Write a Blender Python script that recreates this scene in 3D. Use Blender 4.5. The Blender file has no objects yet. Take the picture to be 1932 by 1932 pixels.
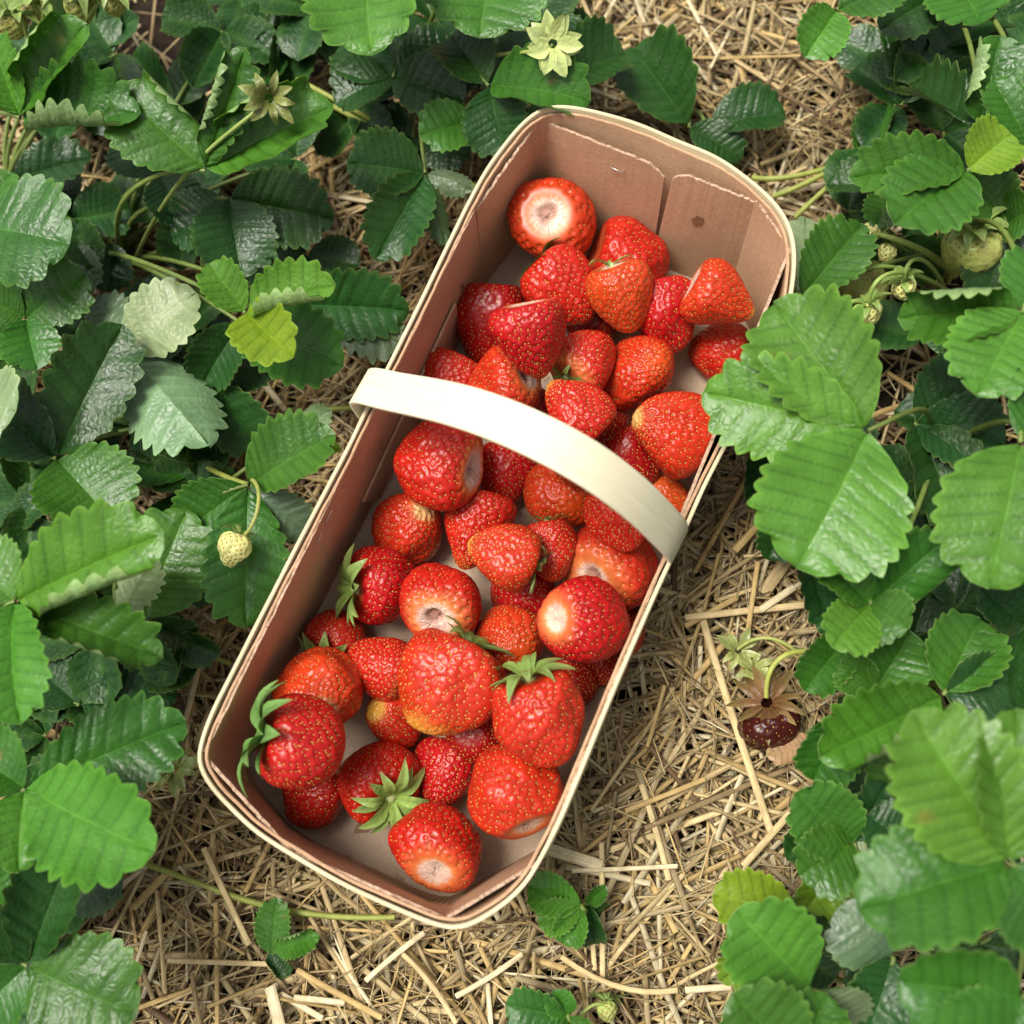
import bpy, math, random
import numpy as np

# ------------------------------------------------------------------ camera, sky, sun, exposure
scene = bpy.context.scene
coll = scene.collection
rad = math.radians
FOC = 1938.0            # focal length in the units of a 1932-unit wide picture
HC = 0.62               # camera height above the straw (m)
_n = np.array([1116 - 966, 966 - 1440, -FOC]); _n = _n / np.linalg.norm(_n)   # plumb line seen from the camera
ZC = -_n
_up = np.array([0, 1.0, 0]); YC = _up - _up.dot(_n) * _n; YC /= np.linalg.norm(YC)
XC = np.cross(YC, ZC)
RW = np.array([XC, YC, ZC])                      # camera axes -> world axes

cam_data = bpy.data.cameras.new('camera')
cam = bpy.data.objects.new('camera', cam_data); coll.objects.link(cam)
cam_data.sensor_width = 36.0
cam_data.lens = 36.0 * FOC / 1932.0
cam_data.clip_start = 0.01; cam_data.clip_end = 200
from mathutils import Matrix, Vector
M = Matrix.Identity(4)
for i in range(3):
    for j in range(3):
        M[i][j] = RW[i][j]
M[2][3] = HC
cam.matrix_world = M
cam_data.dof.use_dof = True
cam_data.dof.focus_distance = 0.575
cam_data.dof.aperture_fstop = 5.0
scene.camera = cam
scene.cycles.max_bounces = 4; scene.cycles.diffuse_bounces = 2; scene.cycles.glossy_bounces = 2; scene.cycles.transmission_bounces = 2

SUN_AZ, SUN_EL = 285.0, 70.0                     # compass-like azimuth (0 = +Y, clockwise), elevation
world = bpy.data.worlds.new('World'); scene.world = world; world.use_nodes = True
wn = world.node_tree.nodes; wl = world.node_tree.links; wn.clear()
sky = wn.new('ShaderNodeTexSky'); sky.sky_type = 'NISHITA'; sky.sun_disc = False
sky.sun_elevation = rad(SUN_EL); sky.sun_rotation = rad(SUN_AZ)
sky.air_density = 1.0; sky.dust_density = 6.0; sky.ozone_density = 1.0
hs = wn.new('ShaderNodeHueSaturation'); hs.inputs['Saturation'].default_value = 0.22   # white overcast
bg = wn.new('ShaderNodeBackground'); bg.inputs['Strength'].default_value = 0.09
wo = wn.new('ShaderNodeOutputWorld')
wl.new(sky.outputs[0], hs.inputs['Color']); wl.new(hs.outputs[0], bg.inputs[0]); wl.new(bg.outputs[0], wo.inputs[0])

sun_d = bpy.data.lights.new('sun', 'SUN'); sun_d.energy = 2.4; sun_d.angle = rad(24); sun_d.color = (1.0, 0.95, 0.86)
sun = bpy.data.objects.new('sun', sun_d); coll.objects.link(sun)
_sd = Vector((math.sin(rad(SUN_AZ)) * math.cos(rad(SUN_EL)), math.cos(rad(SUN_AZ)) * math.cos(rad(SUN_EL)), math.sin(rad(SUN_EL))))
sun.rotation_euler = _sd.to_track_quat('Z', 'Y').to_euler()
sun.location = _sd * 3

vs = scene.view_settings
vs.view_transform = 'Standard'; vs.look = 'None'; vs.gamma = 1.0; vs.use_curve_mapping = False
vs.exposure = 0.60

# ------------------------------------------------------------------ helpers
def at(px, py, z):
    """survey helper: point at height z (m) sighted at (px, py)"""
    d = RW @ np.array([(px - 966) / FOC, (966 - py) / FOC, -1.0])
    return np.array([0, 0, HC]) + d * ((z - HC) / d[2])
def depth(p):
    return -float((np.asarray(p) - [0, 0, HC]) @ RW[:, 2])
def unit(v):
    v = np.asarray(v, float); return v / (np.linalg.norm(v) + 1e-12)
def sst(a, b, x):
    t = np.clip((x - a) / (b - a), 0, 1); return t * t * (3 - 2 * t)

def mesh_np(name, V, Q, mats, col=None, uv=None, midx=None, smooth=True):
    V = np.asarray(V, np.float32); Q = np.asarray(Q, np.int32)
    k = Q.shape[1]; m = bpy.data.meshes.new(name)
    m.vertices.add(len(V)); m.vertices.foreach_set('co', V.ravel())
    m.loops.add(Q.size); m.loops.foreach_set('vertex_index', Q.ravel())
    m.polygons.add(len(Q)); m.polygons.foreach_set('loop_start', np.arange(0, Q.size, k, dtype=np.int32))
    m.polygons.foreach_set('loop_total', np.full(len(Q), k, np.int32))
    m.polygons.foreach_set('use_smooth', np.full(len(Q), smooth))
    if midx is not None: m.polygons.foreach_set('material_index', np.asarray(midx, np.int32))
    m.update(calc_edges=True)
    if col is not None:
        a = m.color_attributes.new('col', 'FLOAT_COLOR', 'POINT')
        c = np.ones((len(V), 4), np.float32); c[:, :3] = col; a.data.foreach_set('color', c.ravel())
    if uv is not None:
        u = m.uv_layers.new(name='UVMap'); u.data.foreach_set('uv', np.asarray(uv, np.float32)[Q.ravel()].ravel())
    for x in (mats if isinstance(mats, (list, tuple)) else [mats]): m.materials.append(x)
    return m
def obj(name, data, parent=None, **props):
    o = bpy.data.objects.new(name, data); coll.objects.link(o)
    if parent is not None: o.parent = parent
    for k, v in props.items(): o[k] = v
    return o
def thing(name, label, cat, loc=(0, 0, 0), group=None):
    o = bpy.data.objects.new(name, None); coll.objects.link(o); o.location = tuple(loc)
    o.empty_display_size = 0.01
    o['label'] = label; o['category'] = cat
    if group: o['group'] = group
    return o
def grid_quads(nu, nv, off=0, wrap_v=False):
    i, j = np.meshgrid(np.arange(nu - 1), np.arange(nv if wrap_v else nv - 1), indexing='ij')
    j2 = (j + 1) % nv
    return (off + np.stack([i * nv + j, (i + 1) * nv + j, (i + 1) * nv + j2, i * nv + j2], -1)).reshape(-1, 4)
def tube(path, radii, sides=8, cap=False):
    P = np.asarray(path, float); n = len(P); R = np.broadcast_to(radii, (n,)) if np.ndim(radii) else np.full(n, radii)
    T = np.gradient(P, axis=0); T /= np.linalg.norm(T, axis=1)[:, None] + 1e-12
    a = unit(np.cross(T[0], [0.3, 0.2, 1])); V = np.zeros((n, sides, 3))
    th = np.linspace(0, 2 * np.pi, sides, endpoint=False)
    for i in range(n):
        a = unit(a - a.dot(T[i]) * T[i]); b = np.cross(T[i], a)
        V[i] = P[i] + R[i] * (np.cos(th)[:, None] * a + np.sin(th)[:, None] * b)
    return V.reshape(-1, 3), grid_quads(n, sides, 0, True)[:, ::-1]
def bez(a, b, c, d, n=10):
    t = np.linspace(0, 1, n)[:, None]
    return (1 - t) ** 3 * a + 3 * (1 - t) ** 2 * t * b + 3 * (1 - t) * t * t * c + t ** 3 * d

# ------------------------------------------------------------------ materials
class NT:
    def __init__(s, name):
        s.m = bpy.data.materials.new(name); s.m.use_nodes = True
        s.n = s.m.node_tree.nodes; s.l = s.m.node_tree.links
        s.b = s.n['Principled BSDF']; s.out = s.n['Material Output']
    def new(s, t, **kw):
        x = s.n.new(t)
        for k, v in kw.items():
            if k in x.inputs: x.inputs[k].default_value = v
            else: setattr(x, k, v)
        return x
    def noise(s, scale, detail=3, rough=.55, vec=None):
        x = s.new('ShaderNodeTexNoise'); x.inputs['Scale'].default_value = scale; x.inputs['Detail'].default_value = detail
        x.inputs['Roughness'].default_value = rough
        if vec is not None: s.l.new(vec, x.inputs['Vector'])
        return x.outputs['Fac']
    def coord(s, kind='Object', scale=(1, 1, 1)):
        c = s.new('ShaderNodeTexCoord'); m = s.new('ShaderNodeMapping'); m.inputs['Scale'].default_value = scale
        s.l.new(c.outputs[kind], m.inputs['Vector']); return m.outputs[0]
    def ramp(s, fac, stops):
        r = s.new('ShaderNodeValToRGB'); e = r.color_ramp.elements
        while len(e) < len(stops): e.new(.5)
        for x, (p, c) in zip(e, stops): x.position = p; x.color = (*c, 1)
        s.l.new(fac, r.inputs[0]); return r.outputs[0]
    def mix(s, a, b, fac, mode='MIX'):
        x = s.new('ShaderNodeMix'); x.data_type = 'RGBA'; x.blend_type = mode
        for sock, v in ((6, a), (7, b), (0, fac)):
            if isinstance(v, (int, float)): x.inputs[sock].default_value = v
            elif isinstance(v, tuple): x.inputs[sock].default_value = (*v, 1)
            else: s.l.new(v, x.inputs[sock])
        return x.outputs[2]
    def attr(s, name='col'):
        a = s.new('ShaderNodeAttribute'); a.attribute_name = name; return a.outputs['Color']
    def bump(s, h, strength, dist):
        b = s.new('ShaderNodeBump'); b.inputs['Strength'].default_value = strength; b.inputs['Distance'].default_value = dist
        s.l.new(h, b.inputs['Height']); s.l.new(b.outputs[0], s.b.inputs['Normal']); return b
    def done(s, col=None, rough=.5, spec=.5):
        if col is not None:
            if isinstance(col, tuple): s.b.inputs['Base Color'].default_value = (*col, 1)
            else: s.l.new(col, s.b.inputs['Base Color'])
        if isinstance(rough, (int, float)): s.b.inputs['Roughness'].default_value = rough
        else: s.l.new(rough, s.b.inputs['Roughness'])
        s.b.inputs['Specular IOR Level'].default_value = spec
        return s.m

def mat_leaf():
    t = NT('leaf'); uvv = t.coord('UV')
    c = t.attr(); co = t.coord('Object')
    n1 = t.noise(60, 4, .6, co)
    mult = t.ramp(n1, [(.3, (.74, .78, .74)), (.7, (1.16, 1.13, 1.05))])
    c1 = t.mix(c, mult, 1.0, 'MULTIPLY')
    c2 = c1
    r = t.ramp(n1, [(.3, (.29, .29, .29)), (.75, (.48, .48, .48))])
    # fine net of veinlets, as relief
    vo = t.new('ShaderNodeTexVoronoi'); vo.feature = 'DISTANCE_TO_EDGE'; vo.inputs['Scale'].default_value = 260
    t.l.new(co, vo.inputs['Vector'])
    t.bump(vo.outputs['Distance'], .38, .0013)
    t.done(c2, r, .42)
    tr = t.new('ShaderNodeBsdfTranslucent'); tc = t.mix(c2, (1.5, 1.6, .5), 1.0, 'MULTIPLY'); t.l.new(tc, tr.inputs['Color'])
    mx = t.new('ShaderNodeMixShader'); mx.inputs[0].default_value = .15
    t.l.new(t.b.outputs[0], mx.inputs[1]); t.l.new(tr.outputs[0], mx.inputs[2]); t.l.new(mx.outputs[0], t.out.inputs[0])
    return t.m
def mat_stem():
    t = NT('stem'); c = t.attr(); n = t.noise(160, 2, .5, t.coord('Object'))
    c = t.mix(c, t.ramp(n, [(.3, (.8, .82, .75)), (.7, (1.12, 1.08, 1.1))]), 1.0, 'MULTIPLY')
    return t.done(c, .5, .4)
def mat_flesh():
    t = NT('strawberry_flesh'); c = t.attr(); co = t.coord('Object')
    n = t.noise(110, 3, .55, co); n2 = t.noise(900, 2, .5, co)
    c = t.mix(c, t.ramp(n, [(.3, (.82, .7, .7)), (.7, (1.1, 1.15, 1.1))]), 1.0, 'MULTIPLY')
    t.bump(n2, .12, .0006)
    t.b.inputs['Subsurface Weight'].default_value = 0.0
    t.b.inputs['Subsurface Radius'].default_value = (.004, .0012, .0008)
    t.b.inputs['Subsurface Scale'].default_value = 1.0
    t.b.inputs['Coat Weight'].default_value = 0.0; t.b.inputs['Coat Roughness'].default_value = .12
    return t.done(c, .31, .42)
def mat_seed():
    t = NT('achene'); c = t.attr(); return t.done(c, .35, .5)
def mat_card():
    t = NT('brown_card'); co = t.coord('Object'); f = t.coord('Object', (1, 1, 6))
    n = t.noise(16, 4, .6, co); g = t.noise(260, 3, .6, f); q = t.noise(1500, 2, .6, co)
    c = t.ramp(n, [(.25, (.47, .285, .165)), (.5, (.55, .345, .205)), (.8, (.61, .40, .25))])
    c = t.mix(c, t.ramp(g, [(.3, (.8, .78, .76)), (.7, (1.12, 1.12, 1.12))]), 1.0, 'MULTIPLY')
    c = t.mix(c, t.ramp(q, [(.35, (.9, .9, .9)), (.65, (1.06, 1.06, 1.06))]), 1.0, 'MULTIPLY')
    t.bump(g, .2, .0008)
    return t.done(c, .75, .25)
def mat_floor_card():
    t = NT('grey_card'); co = t.coord('Object')
    n = t.noise(14, 4, .6, co); g = t.noise(900, 3, .6, co); k = t.noise(60, 5, .7, co)
    c = t.ramp(n, [(.3, (.40, .285, .195)), (.7, (.51, .385, .275))])
    c = t.mix(c, t.ramp(k, [(.3, (.45, .3, .24)), (.42, (1, 1, 1))]), .7, 'MULTIPLY')
    c = t.mix(c, t.ramp(g, [(.3, (.86, .86, .86)), (.7, (1.1, 1.1, 1.1))]), 1.0, 'MULTIPLY')
    t.bump(g, .15, .0006)
    return t.done(c, .7, .3)
def mat_torn():
    t = NT('torn_edge'); co = t.coord('Object'); g = t.noise(420, 4, .7, co)
    c = t.ramp(g, [(.3, (.2, .1, .06)), (.48, (.5, .33, .22)), (.7, (.68, .52, .38))])
    t.bump(g, .6, .002); return t.done(c, .85, .2)
def mat_wood(name, a, b):
    t = NT(name); co = t.coord('UV', (1, 1, 1)); w = t.coord('UV', (3.0, 90, 1))
    n = t.noise(6, 3, .5, co); g = t.noise(4, 4, .6, w)
    c = t.mix(a, b, n)
    c = t.mix(c, t.ramp(g, [(.3, (.72, .66, .52)), (.55, (1.03, 1.02, 1.0)), (.8, (1.08, 1.08, 1.06))]), 1.0, 'MULTIPLY')
    t.bump(g, .12, .0006)
    return t.done(c, .55, .35)
def mat_straw():
    t = NT('straw'); c = t.attr(); w = t.coord('UV', (1, 1, 1))
    g = t.noise(3.0, 4, .65, w); co = t.coord('Object'); k = t.noise(80, 3, .6, co)
    c = t.mix(c, t.ramp(g, [(.3, (.62, .56, .48)), (.65, (1.12, 1.12, 1.1))]), 1.0, 'MULTIPLY')
    c = t.mix(c, t.ramp(k, [(.3, (.72, .68, .62)), (.6, (1.06, 1.05, 1.02))]), 1.0, 'MULTIPLY')
    t.bump(g, .3, .0008)
    return t.done(c, .6, .3)
def mat_soil():
    t = NT('soil'); co = t.coord('Object'); n = t.noise(60, 6, .7, co); k = t.noise(9, 3, .6, co)
    c = t.ramp(n, [(.3, (.018, .012, .008)), (.55, (.05, .033, .022)), (.75, (.1, .07, .045))])
    c = t.mix(c, t.ramp(k, [(.3, (.7, .7, .7)), (.7, (1.15, 1.15, 1.15))]), 1.0, 'MULTIPLY')
    t.bump(n, .9, .02); return t.done(c, .95, .2)
def mat_plain(name, col, rough=.5, metal=0):
    t = NT(name); n = t.noise(300, 3, .6, t.coord('Object'))
    c = t.mix(col, t.ramp(n, [(.3, (.8, .8, .8)), (.7, (1.1, 1.1, 1.1))]), 1.0, 'MULTIPLY')
    t.b.inputs['Metallic'].default_value = metal; return t.done(c, rough)
LEAF, STEM, FLESH, SEED = mat_leaf(), mat_stem(), mat_flesh(), mat_seed()
CARD, FLOORC, TORN = mat_card(), mat_floor_card(), mat_torn()
WOOD = mat_wood('pale_veneer', (.62, .53, .33), (.74, .67, .47)); HANDLE = mat_wood('handle_veneer', (.80, .73, .51), (.85, .80, .62))
STRAW, SOIL = mat_straw(), mat_soil()
STEEL, STAIN = mat_plain('steel_wire', (.55, .53, .5), .35, .9), mat_plain('stain', (.26, .13, .06), .6)

# ------------------------------------------------------------------ ground
rng = np.random.default_rng(7)
g = np.linspace(-1, 1, 90); g = np.sign(g) * np.abs(g) ** 3 * 20
X, Y = np.meshgrid(g, g, indexing='ij')
Zg = -.030 + .006 * np.sin(X * 23 + 1) * np.cos(Y * 19) + .004 * np.sin(X * 61 + Y * 47)
Zg = np.where(np.hypot(X, Y) > 2, -.03, Zg)
obj('ground', mesh_np('ground', np.stack([X, Y, Zg], -1).reshape(-1, 3), grid_quads(90, 90)[:, ::-1][:, ::-1], SOIL), kind='structure')

# ------------------------------------------------------------------ basket outline (measured)
H = .10
OUTPX = [(370, 1421), (375, 1454), (398, 1491), (428, 1523), (483, 1574), (560, 1623), (652, 1676), (735, 1714), (804, 1743), (846, 1756),
         (883, 1752), (929, 1726), (966, 1699), (999, 1664), (1019, 1629), (1054, 1562), (1094, 1469), (1155, 1318), (1213, 1182), (1256, 1085),
         (1296, 1000), (1334, 914), (1388, 811), (1440, 712), (1480, 620), (1499, 540), (1503, 474), (1496, 434), (1480, 398), (1448, 363), (1402, 325),
         (1353, 293), (1289, 267), (1212, 233), (1133, 209), (1083, 199), (1043, 197), (1021, 202), (1002, 213), (974, 239), (944, 277), (914, 318),
         (870, 402), (806, 535), (742, 666), (690, 766), (655, 838), (575, 992), (500, 1138), (430, 1277), (392, 1354)]
OUT = np.array([at(x, y, H)[:2] for x, y in OUTPX])
def resample(P, n):
    P = np.vstack([P[-1:], P, P[:2]]); out = []
    for i in range(1, len(P) - 2):
        t = np.linspace(0, 1, 12, endpoint=False)[:, None]; a, b, c, d = P[i - 1], P[i], P[i + 1], P[i + 2]
        out.append(.5 * ((2 * b) + (c - a) * t + (2 * a - 5 * b + 4 * c - d) * t ** 2 + (3 * b - a - 3 * c + d) * t ** 3))
    Q = np.vstack(out); Q2 = np.vstack([Q, Q[:1]]); s = np.r_[0, np.cumsum(np.linalg.norm(np.diff(Q2, axis=0), axis=1))]
    u = np.linspace(0, s[-1], n, endpoint=False)
    return np.stack([np.interp(u, s, Q2[:, k]) for k in (0, 1)], 1)
NB = 300
OUT = resample(OUT, NB)
for _ in range(4): OUT = .5 * OUT + .25 * (np.roll(OUT, 1, 0) + np.roll(OUT, -1, 0))
T2 = np.roll(OUT, -1, 0) - np.roll(OUT, 1, 0); T2 /= np.linalg.norm(T2, axis=1)[:, None]
INW = np.stack([-T2[:, 1], T2[:, 0]], 1)
if ((OUT.mean(0) - OUT[0]) @ INW[0]) < 0: INW = -INW
RIMPX = dict(L0=(386, 1424), N0=(549, 1602), N1=(840, 1730), R0=(1017, 1622), R1=(1489, 466), F1=(1426, 375), F0=(1021, 217), L1=(898, 392))
FLPX = dict(L0=(452, 1446), N0=(559, 1572), N1=(837, 1700), R0=(1036, 1590), R1=(1424, 640), F1=(1376, 552), F0=(1010, 414), L1=(914, 538))
ORD = ['L0', 'N0', 'N1', 'R0', 'R1', 'F1', 'F0', 'L1']
FZ = .003
RIM = {k: at(*v, H - .003) for k, v in RIMPX.items()}
FLO = {k: at(*v, FZ) for k, v in FLPX.items()}
FLOORP = np.array([FLO[k][:2] for k in ORD]); RIMP = np.array([RIM[k][:2] for k in ORD])
def closest_on_poly(p, poly):
    best = None
    for i in range(len(poly)):
        a, b = poly[i], poly[(i + 1) % len(poly)]
        t = np.clip((p - a) @ (b - a) / ((b - a) @ (b - a)), 0, 1); q = a + t * (b - a); d = np.linalg.norm(p - q)
        if best is None or d < best[0]: best = (d, q)
    return best
def inside(p, poly):
    c = False; n = len(poly)
    for i in range(n):
        a, b = poly[i], poly[i - 1]
        if (a[1] > p[1]) != (b[1] > p[1]) and p[0] < (b[0] - a[0]) * (p[1] - a[1]) / (b[1] - a[1]) + a[0]: c = not c
    return c

basket = thing('berry_basket', 'long brown card basket with pale veneer rim and bent wooden handle, lying on straw', 'basket',
               (*FLOORP.mean(0), 0))
BO = np.array(basket.location)
def wav(i, s, k): return np.sin(i * s + k) * .5 + np.sin(i * s * 2.3 + k * 3) * .3 + np.sin(i * s * 5.1 + k * 7) * .2
def ring(o0, o1, z0, z1, i0=0, i1=NB, name='x', mat=WOOD, zt=None, ot=None, o_bot=None):
    """strip following the rim between inward offsets o0..o1 and heights z0..z1"""
    idx = np.arange(i0, i1 + 1) % NB; n = len(idx); full = (i1 - i0) == NB
    if full: idx = idx[:-1]; n = NB
    P, D = OUT[idx], INW[idx]
    a0 = np.full(n, o0) + (ot if ot is not None else 0); a1 = np.full(n, o1) + (ot if ot is not None else 0)
    zt_ = np.full(n, z1) + (zt if zt is not None else 0)
    B = P if o_bot is None else o_bot[idx]
    c = lambda p, o, z: np.c_[p + D * o[:, None], np.broadcast_to(z, (n,))]
    be = .0004
    rows = [c(B, a0, z0), c(P, a0, zt_ - be), c(P, a0 + be, zt_), c(P, a1 - be, zt_), c(P, a1, zt_ - be), c(B, a1, z0)]
    V = np.stack(rows, 1); m = V.shape[1]
    if full: V = np.concatenate([V, V[:1]], 0)
    N = V.shape[0]; Q = grid_quads(N, m, 0, True)
    s = np.linspace(0, 1.2, N); uv = np.stack(np.broadcast_arrays(s[:, None], (np.arange(m) * .02)[None]), -1).reshape(-1, 2)
    return mesh_np(name, V.reshape(-1, 3) - BO, Q, mat, uv=uv, smooth=False)
FB = np.array([closest_on_poly(p, FLOORP)[1] for p in OUT])      # foot of the outer wall under each rim point
for _ in range(6): FB = .5 * FB + .25 * (np.roll(FB, 1, 0) + np.roll(FB, -1, 0))
FBo = FB - INW * .005
ii = np.arange(NB)
H25 = FBo + (OUT - FBo) * .72
obj('rim_band', ring(0, .0021, H - .028, H, name='rim_band', mat=WOOD, zt=.0006 * wav(ii, .11, 1), o_bot=H25), basket)
obj('outer_wall', ring(.0031, .0048, FZ - .002, H - .0016, name='outer_wall', mat=CARD, zt=-.0006 + .0007 * wav(ii, .5, 2), ot=.0003 * wav(ii, .23, 5), o_bot=FBo), basket)
# floor
def slab(name, P0, mat, th, parent):
    n = len(P0); V = np.vstack([P0, P0 - np.array([0, 0, th])])
    m = bpy.data.meshes.new(name); f = [list(range(n)), list(range(2 * n - 1, n - 1, -1))] + [[i, n + i, n + (i + 1) % n, (i + 1) % n] for i in range(n)]
    m.from_pydata((V - BO).tolist(), [], f); m.materials.append(mat); m.update(); return obj(name, m, parent)
fc = FLOORP.mean(0)
slab('floor_panel', np.array([[*(fc + (p - fc) * 1.012), FZ] for p in FLOORP]), FLOORC, .002, basket)
def panel(name, fa, fb, ra, rb, u0=0, u1=1, top=0.0, gapt0=0, gapt1=0, round0=0, round1=0, seed=0, bulge=.0008, nu=40, nv=12, vz=1.0):
    """folded-up wall panel between two creases; u0..u1 along the side; gapt = extra gap at the top; round = rounded top corner"""
    r = np.random.default_rng(seed); th = .0017
    ctr = np.array([*fc, .05])
    u = np.linspace(0, 1, nu); v = np.linspace(0, 1, nv)
    hz = lambda t: top - .0006 * wav(t * 40, 1.0, seed + 1) + .0005 * r.standard_normal(len(t)) * .6
    ju = hz(u); V = np.zeros((nu, nv, 3)); W = np.zeros((nu, nv, 3))
    for i in range(nu):
        for j in range(nv):
            vv = v[j]
            a = u0 + gapt0 * vv; b = u1 - gapt1 * vv; uu = a + (b - a) * u[i]
            f = fa + (fb - fa) * uu; t = ra + (rb - ra) * uu
            k = 1.0
            if round0: k -= .075 * max(0, 1 - u[i] / round0) ** 2
            if round1: k -= .075 * max(0, 1 - (1 - u[i]) / round1) ** 2
            p = f + (t - f) * vv * k; p = p + np.array([0, 0, ju[i] * vv])
            nrm = np.cross(fb - fa, ra - fa); nrm = unit(nrm)
            if nrm @ (ctr - p) < 0: nrm = -nrm
            p = p + nrm * bulge * math.sin(math.pi * vv) * math.sin(math.pi * u[i])
            V[i, j] = p; W[i, j] = p - nrm * th
    A = V.reshape(-1, 3); B = W.reshape(-1, 3); n = len(A)
    Q = grid_quads(nu, nv); Qb = Q[:, ::-1] + n
    e = []
    for i in range(nu - 1):
        e.append([(i + 1) * nv + nv - 1, i * nv + nv - 1, n + i * nv + nv - 1, n + (i + 1) * nv + nv - 1])
    top_n = len(e)
    for j in range(nv - 1):
        e.append([j, j + 1, n + j + 1, n + j]); k = (nu - 1) * nv; e.append([k + j + 1, k + j, n + k + j, n + k + j + 1])
    F = np.vstack([Q, Qb, np.array(e)])
    mi = np.r_[np.zeros(len(Q) * 2), np.ones(len(e))]
    me = mesh_np(name, np.vstack([A, B]) - BO, F, [CARD, TORN], midx=mi, smooth=False)
    return obj(name, me, basket)
S = lambda a, b: (FLO[a], FLO[b], RIM[a], RIM[b])
panel('wall_panel', *S('L1', 'L0'), seed=1, nu=90, u0=.004, u1=.996)
panel('wall_panel', *S('L0', 'N0'), seed=2, top=-.001)
panel('wall_panel', *S('N0', 'N1'), seed=3, top=-.001, u1=.985)
panel('wall_panel', *S('N1', 'R0'), seed=4, top=-.001, u0=.01)
panel('wall_panel', *S('R0', 'R1'), seed=5, nu=90)
panel('wall_panel', *S('R1', 'F1'), seed=6, top=-.002)
panel('wall_panel', *S('F0', 'F1'), seed=7, u1=.605, gapt1=.012, round1=.2, top=-.006, u0=.004)
panel('wall_panel', *S('F0', 'F1'), seed=8, u0=.608, gapt0=.020, round0=.2, top=-.004)
panel('wall_panel', *S('L1', 'F0'), seed=9, top=-.003)
# overlapping flap low on the long side
nL = unit(np.cross(FLO['L0'] - FLO['L1'], RIM['L1'] - FLO['L1']))
if nL @ (np.array([*fc, .05]) - FLO['L0']) < 0: nL = -nL
def wallL(u, v): return FLO['L1'] + (FLO['L0'] - FLO['L1']) * u + (RIM['L1'] + (RIM['L0'] - RIM['L1']) * u - FLO['L1'] - (FLO['L0'] - FLO['L1']) * u) * v
fp = [wallL(.12, .03), wallL(.47, .03), wallL(.505, .38), wallL(.12, .55)]
fv = [p + nL * .0014 for p in fp] + [p + nL * .003 for p in fp]
m = bpy.data.meshes.new('overlap_flap'); m.from_pydata([(p - BO).tolist() for p in fv], [], [[3, 2, 1, 0], [4, 5, 6, 7], [0, 1, 5, 4], [1, 2, 6, 5], [2, 3, 7, 6], [3, 0, 4, 7]])
m.materials.append(CARD); m.update(); obj('overlap_flap', m, basket)
# handle strap
hl, hr = at(706, 752, H), at(1267, 1021, H)
ex = unit(hr - hl); wy = unit(np.array([-ex[1], ex[0], 0]))
mid = (hl + hr) / 2; aw = np.linalg.norm(hr - hl) / 2 + .0028; hh = .078
HP = np.array([(-.018, -5), (-.022, -2.5), (-.026, 0), (-.016, 1.2), (.03, 2.2), (.12, 3.3), (.25, 5.2), (.40, 6.9), (.56, 7.6), (.70, 7.2), (.80, 6.0), (.88, 4.4), (.95, 2.4), (.995, .8), (1.006, -.6), (1.004, -2.8), (1.0, -5)])
def catmull(P, m):
    P = np.vstack([2 * P[0] - P[1], P, 2 * P[-1] - P[-2]]); o = []
    for i in range(1, len(P) - 2):
        t = np.linspace(0, 1, m, endpoint=False)[:, None]; a, b, c, d = P[i - 1], P[i], P[i + 1], P[i + 2]
        o.append(.5 * (2 * b + (c - a) * t + (2 * a - 5 * b + 4 * c - d) * t ** 2 + (3 * b - a - 3 * c + d) * t ** 3))
    return np.vstack(o + [P[-2:-1]])
HQ = HP * [2 * aw, .01]; HQ[:, 0] -= aw
HQ = catmull(HQ, 6)
for _ in range(6): HQ[1:-1] = .5 * HQ[1:-1] + .25 * (HQ[:-2] + HQ[2:])
xs, zs = HQ[:, 0], HQ[:, 1]
path = mid + np.outer(xs, ex) + np.outer(zs, [0, 0, 1])
tg = np.gradient(path, axis=0); tg /= np.linalg.norm(tg, axis=1)[:, None]
nr = np.cross(tg, wy); nr = -nr if nr[len(nr) // 2, 2] < 0 else nr
hw, ht = .0108, .0011
sec = [(-hw, -ht), (-hw, ht * .6), (-hw + .0005, ht), (0, ht * 1.02), (hw - .0005, ht), (hw, ht * .6), (hw, -ht), (0, -ht)]
V = np.stack([path + wy * a + nr * (b + .0) for a, b in sec], 1)
uv = np.stack(np.broadcast_arrays(np.linspace(0, .8, len(path))[:, None], np.array([0, 0, .01, .15, .3, .3, .31, .45])[None]), -1)
Q = grid_quads(len(path), 8, 0, True)
obj('handle', mesh_np('handle', V.reshape(-1, 3) - BO, Q, HANDLE, uv=uv.reshape(-1, 2), smooth=False), basket)
# staples and juice stains
def staple(p, d, n):
    n = unit(n); d = unit(d); q = [p - d * .004 - n * .001, p - d * .0038 + n * .0012, p + d * .0038 + n * .0014, p + d * .004 - n * .001]
    v, f = tube(q, .00035, 6); obj('staple', mesh_np('staple', v - BO, f, STEEL), basket)
fn = unit(np.cross(FLO['F1'] - FLO['F0'], RIM['F0'] - FLO['F0'])); fn = fn if fn @ (np.array([*fc, .05]) - FLO['F0']) > 0 else -fn
def wallF(u, v): return (FLO['F0'] * (1 - u) + FLO['F1'] * u) * (1 - v) + (RIM['F0'] * (1 - u) + RIM['F1'] * u) * v
staple(wallF(.38, .80), FLO['F1'] - FLO['F0'] + np.array([0, 0, -.02]), fn)
staple(wallL(.585, .93), FLO['L1'] - FLO['L0'] + np.array([0, 0, .05]), nL)
staple(wallL(.625, .9), FLO['L1'] - FLO['L0'] + np.array([0, 0, .05]), nL)
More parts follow.
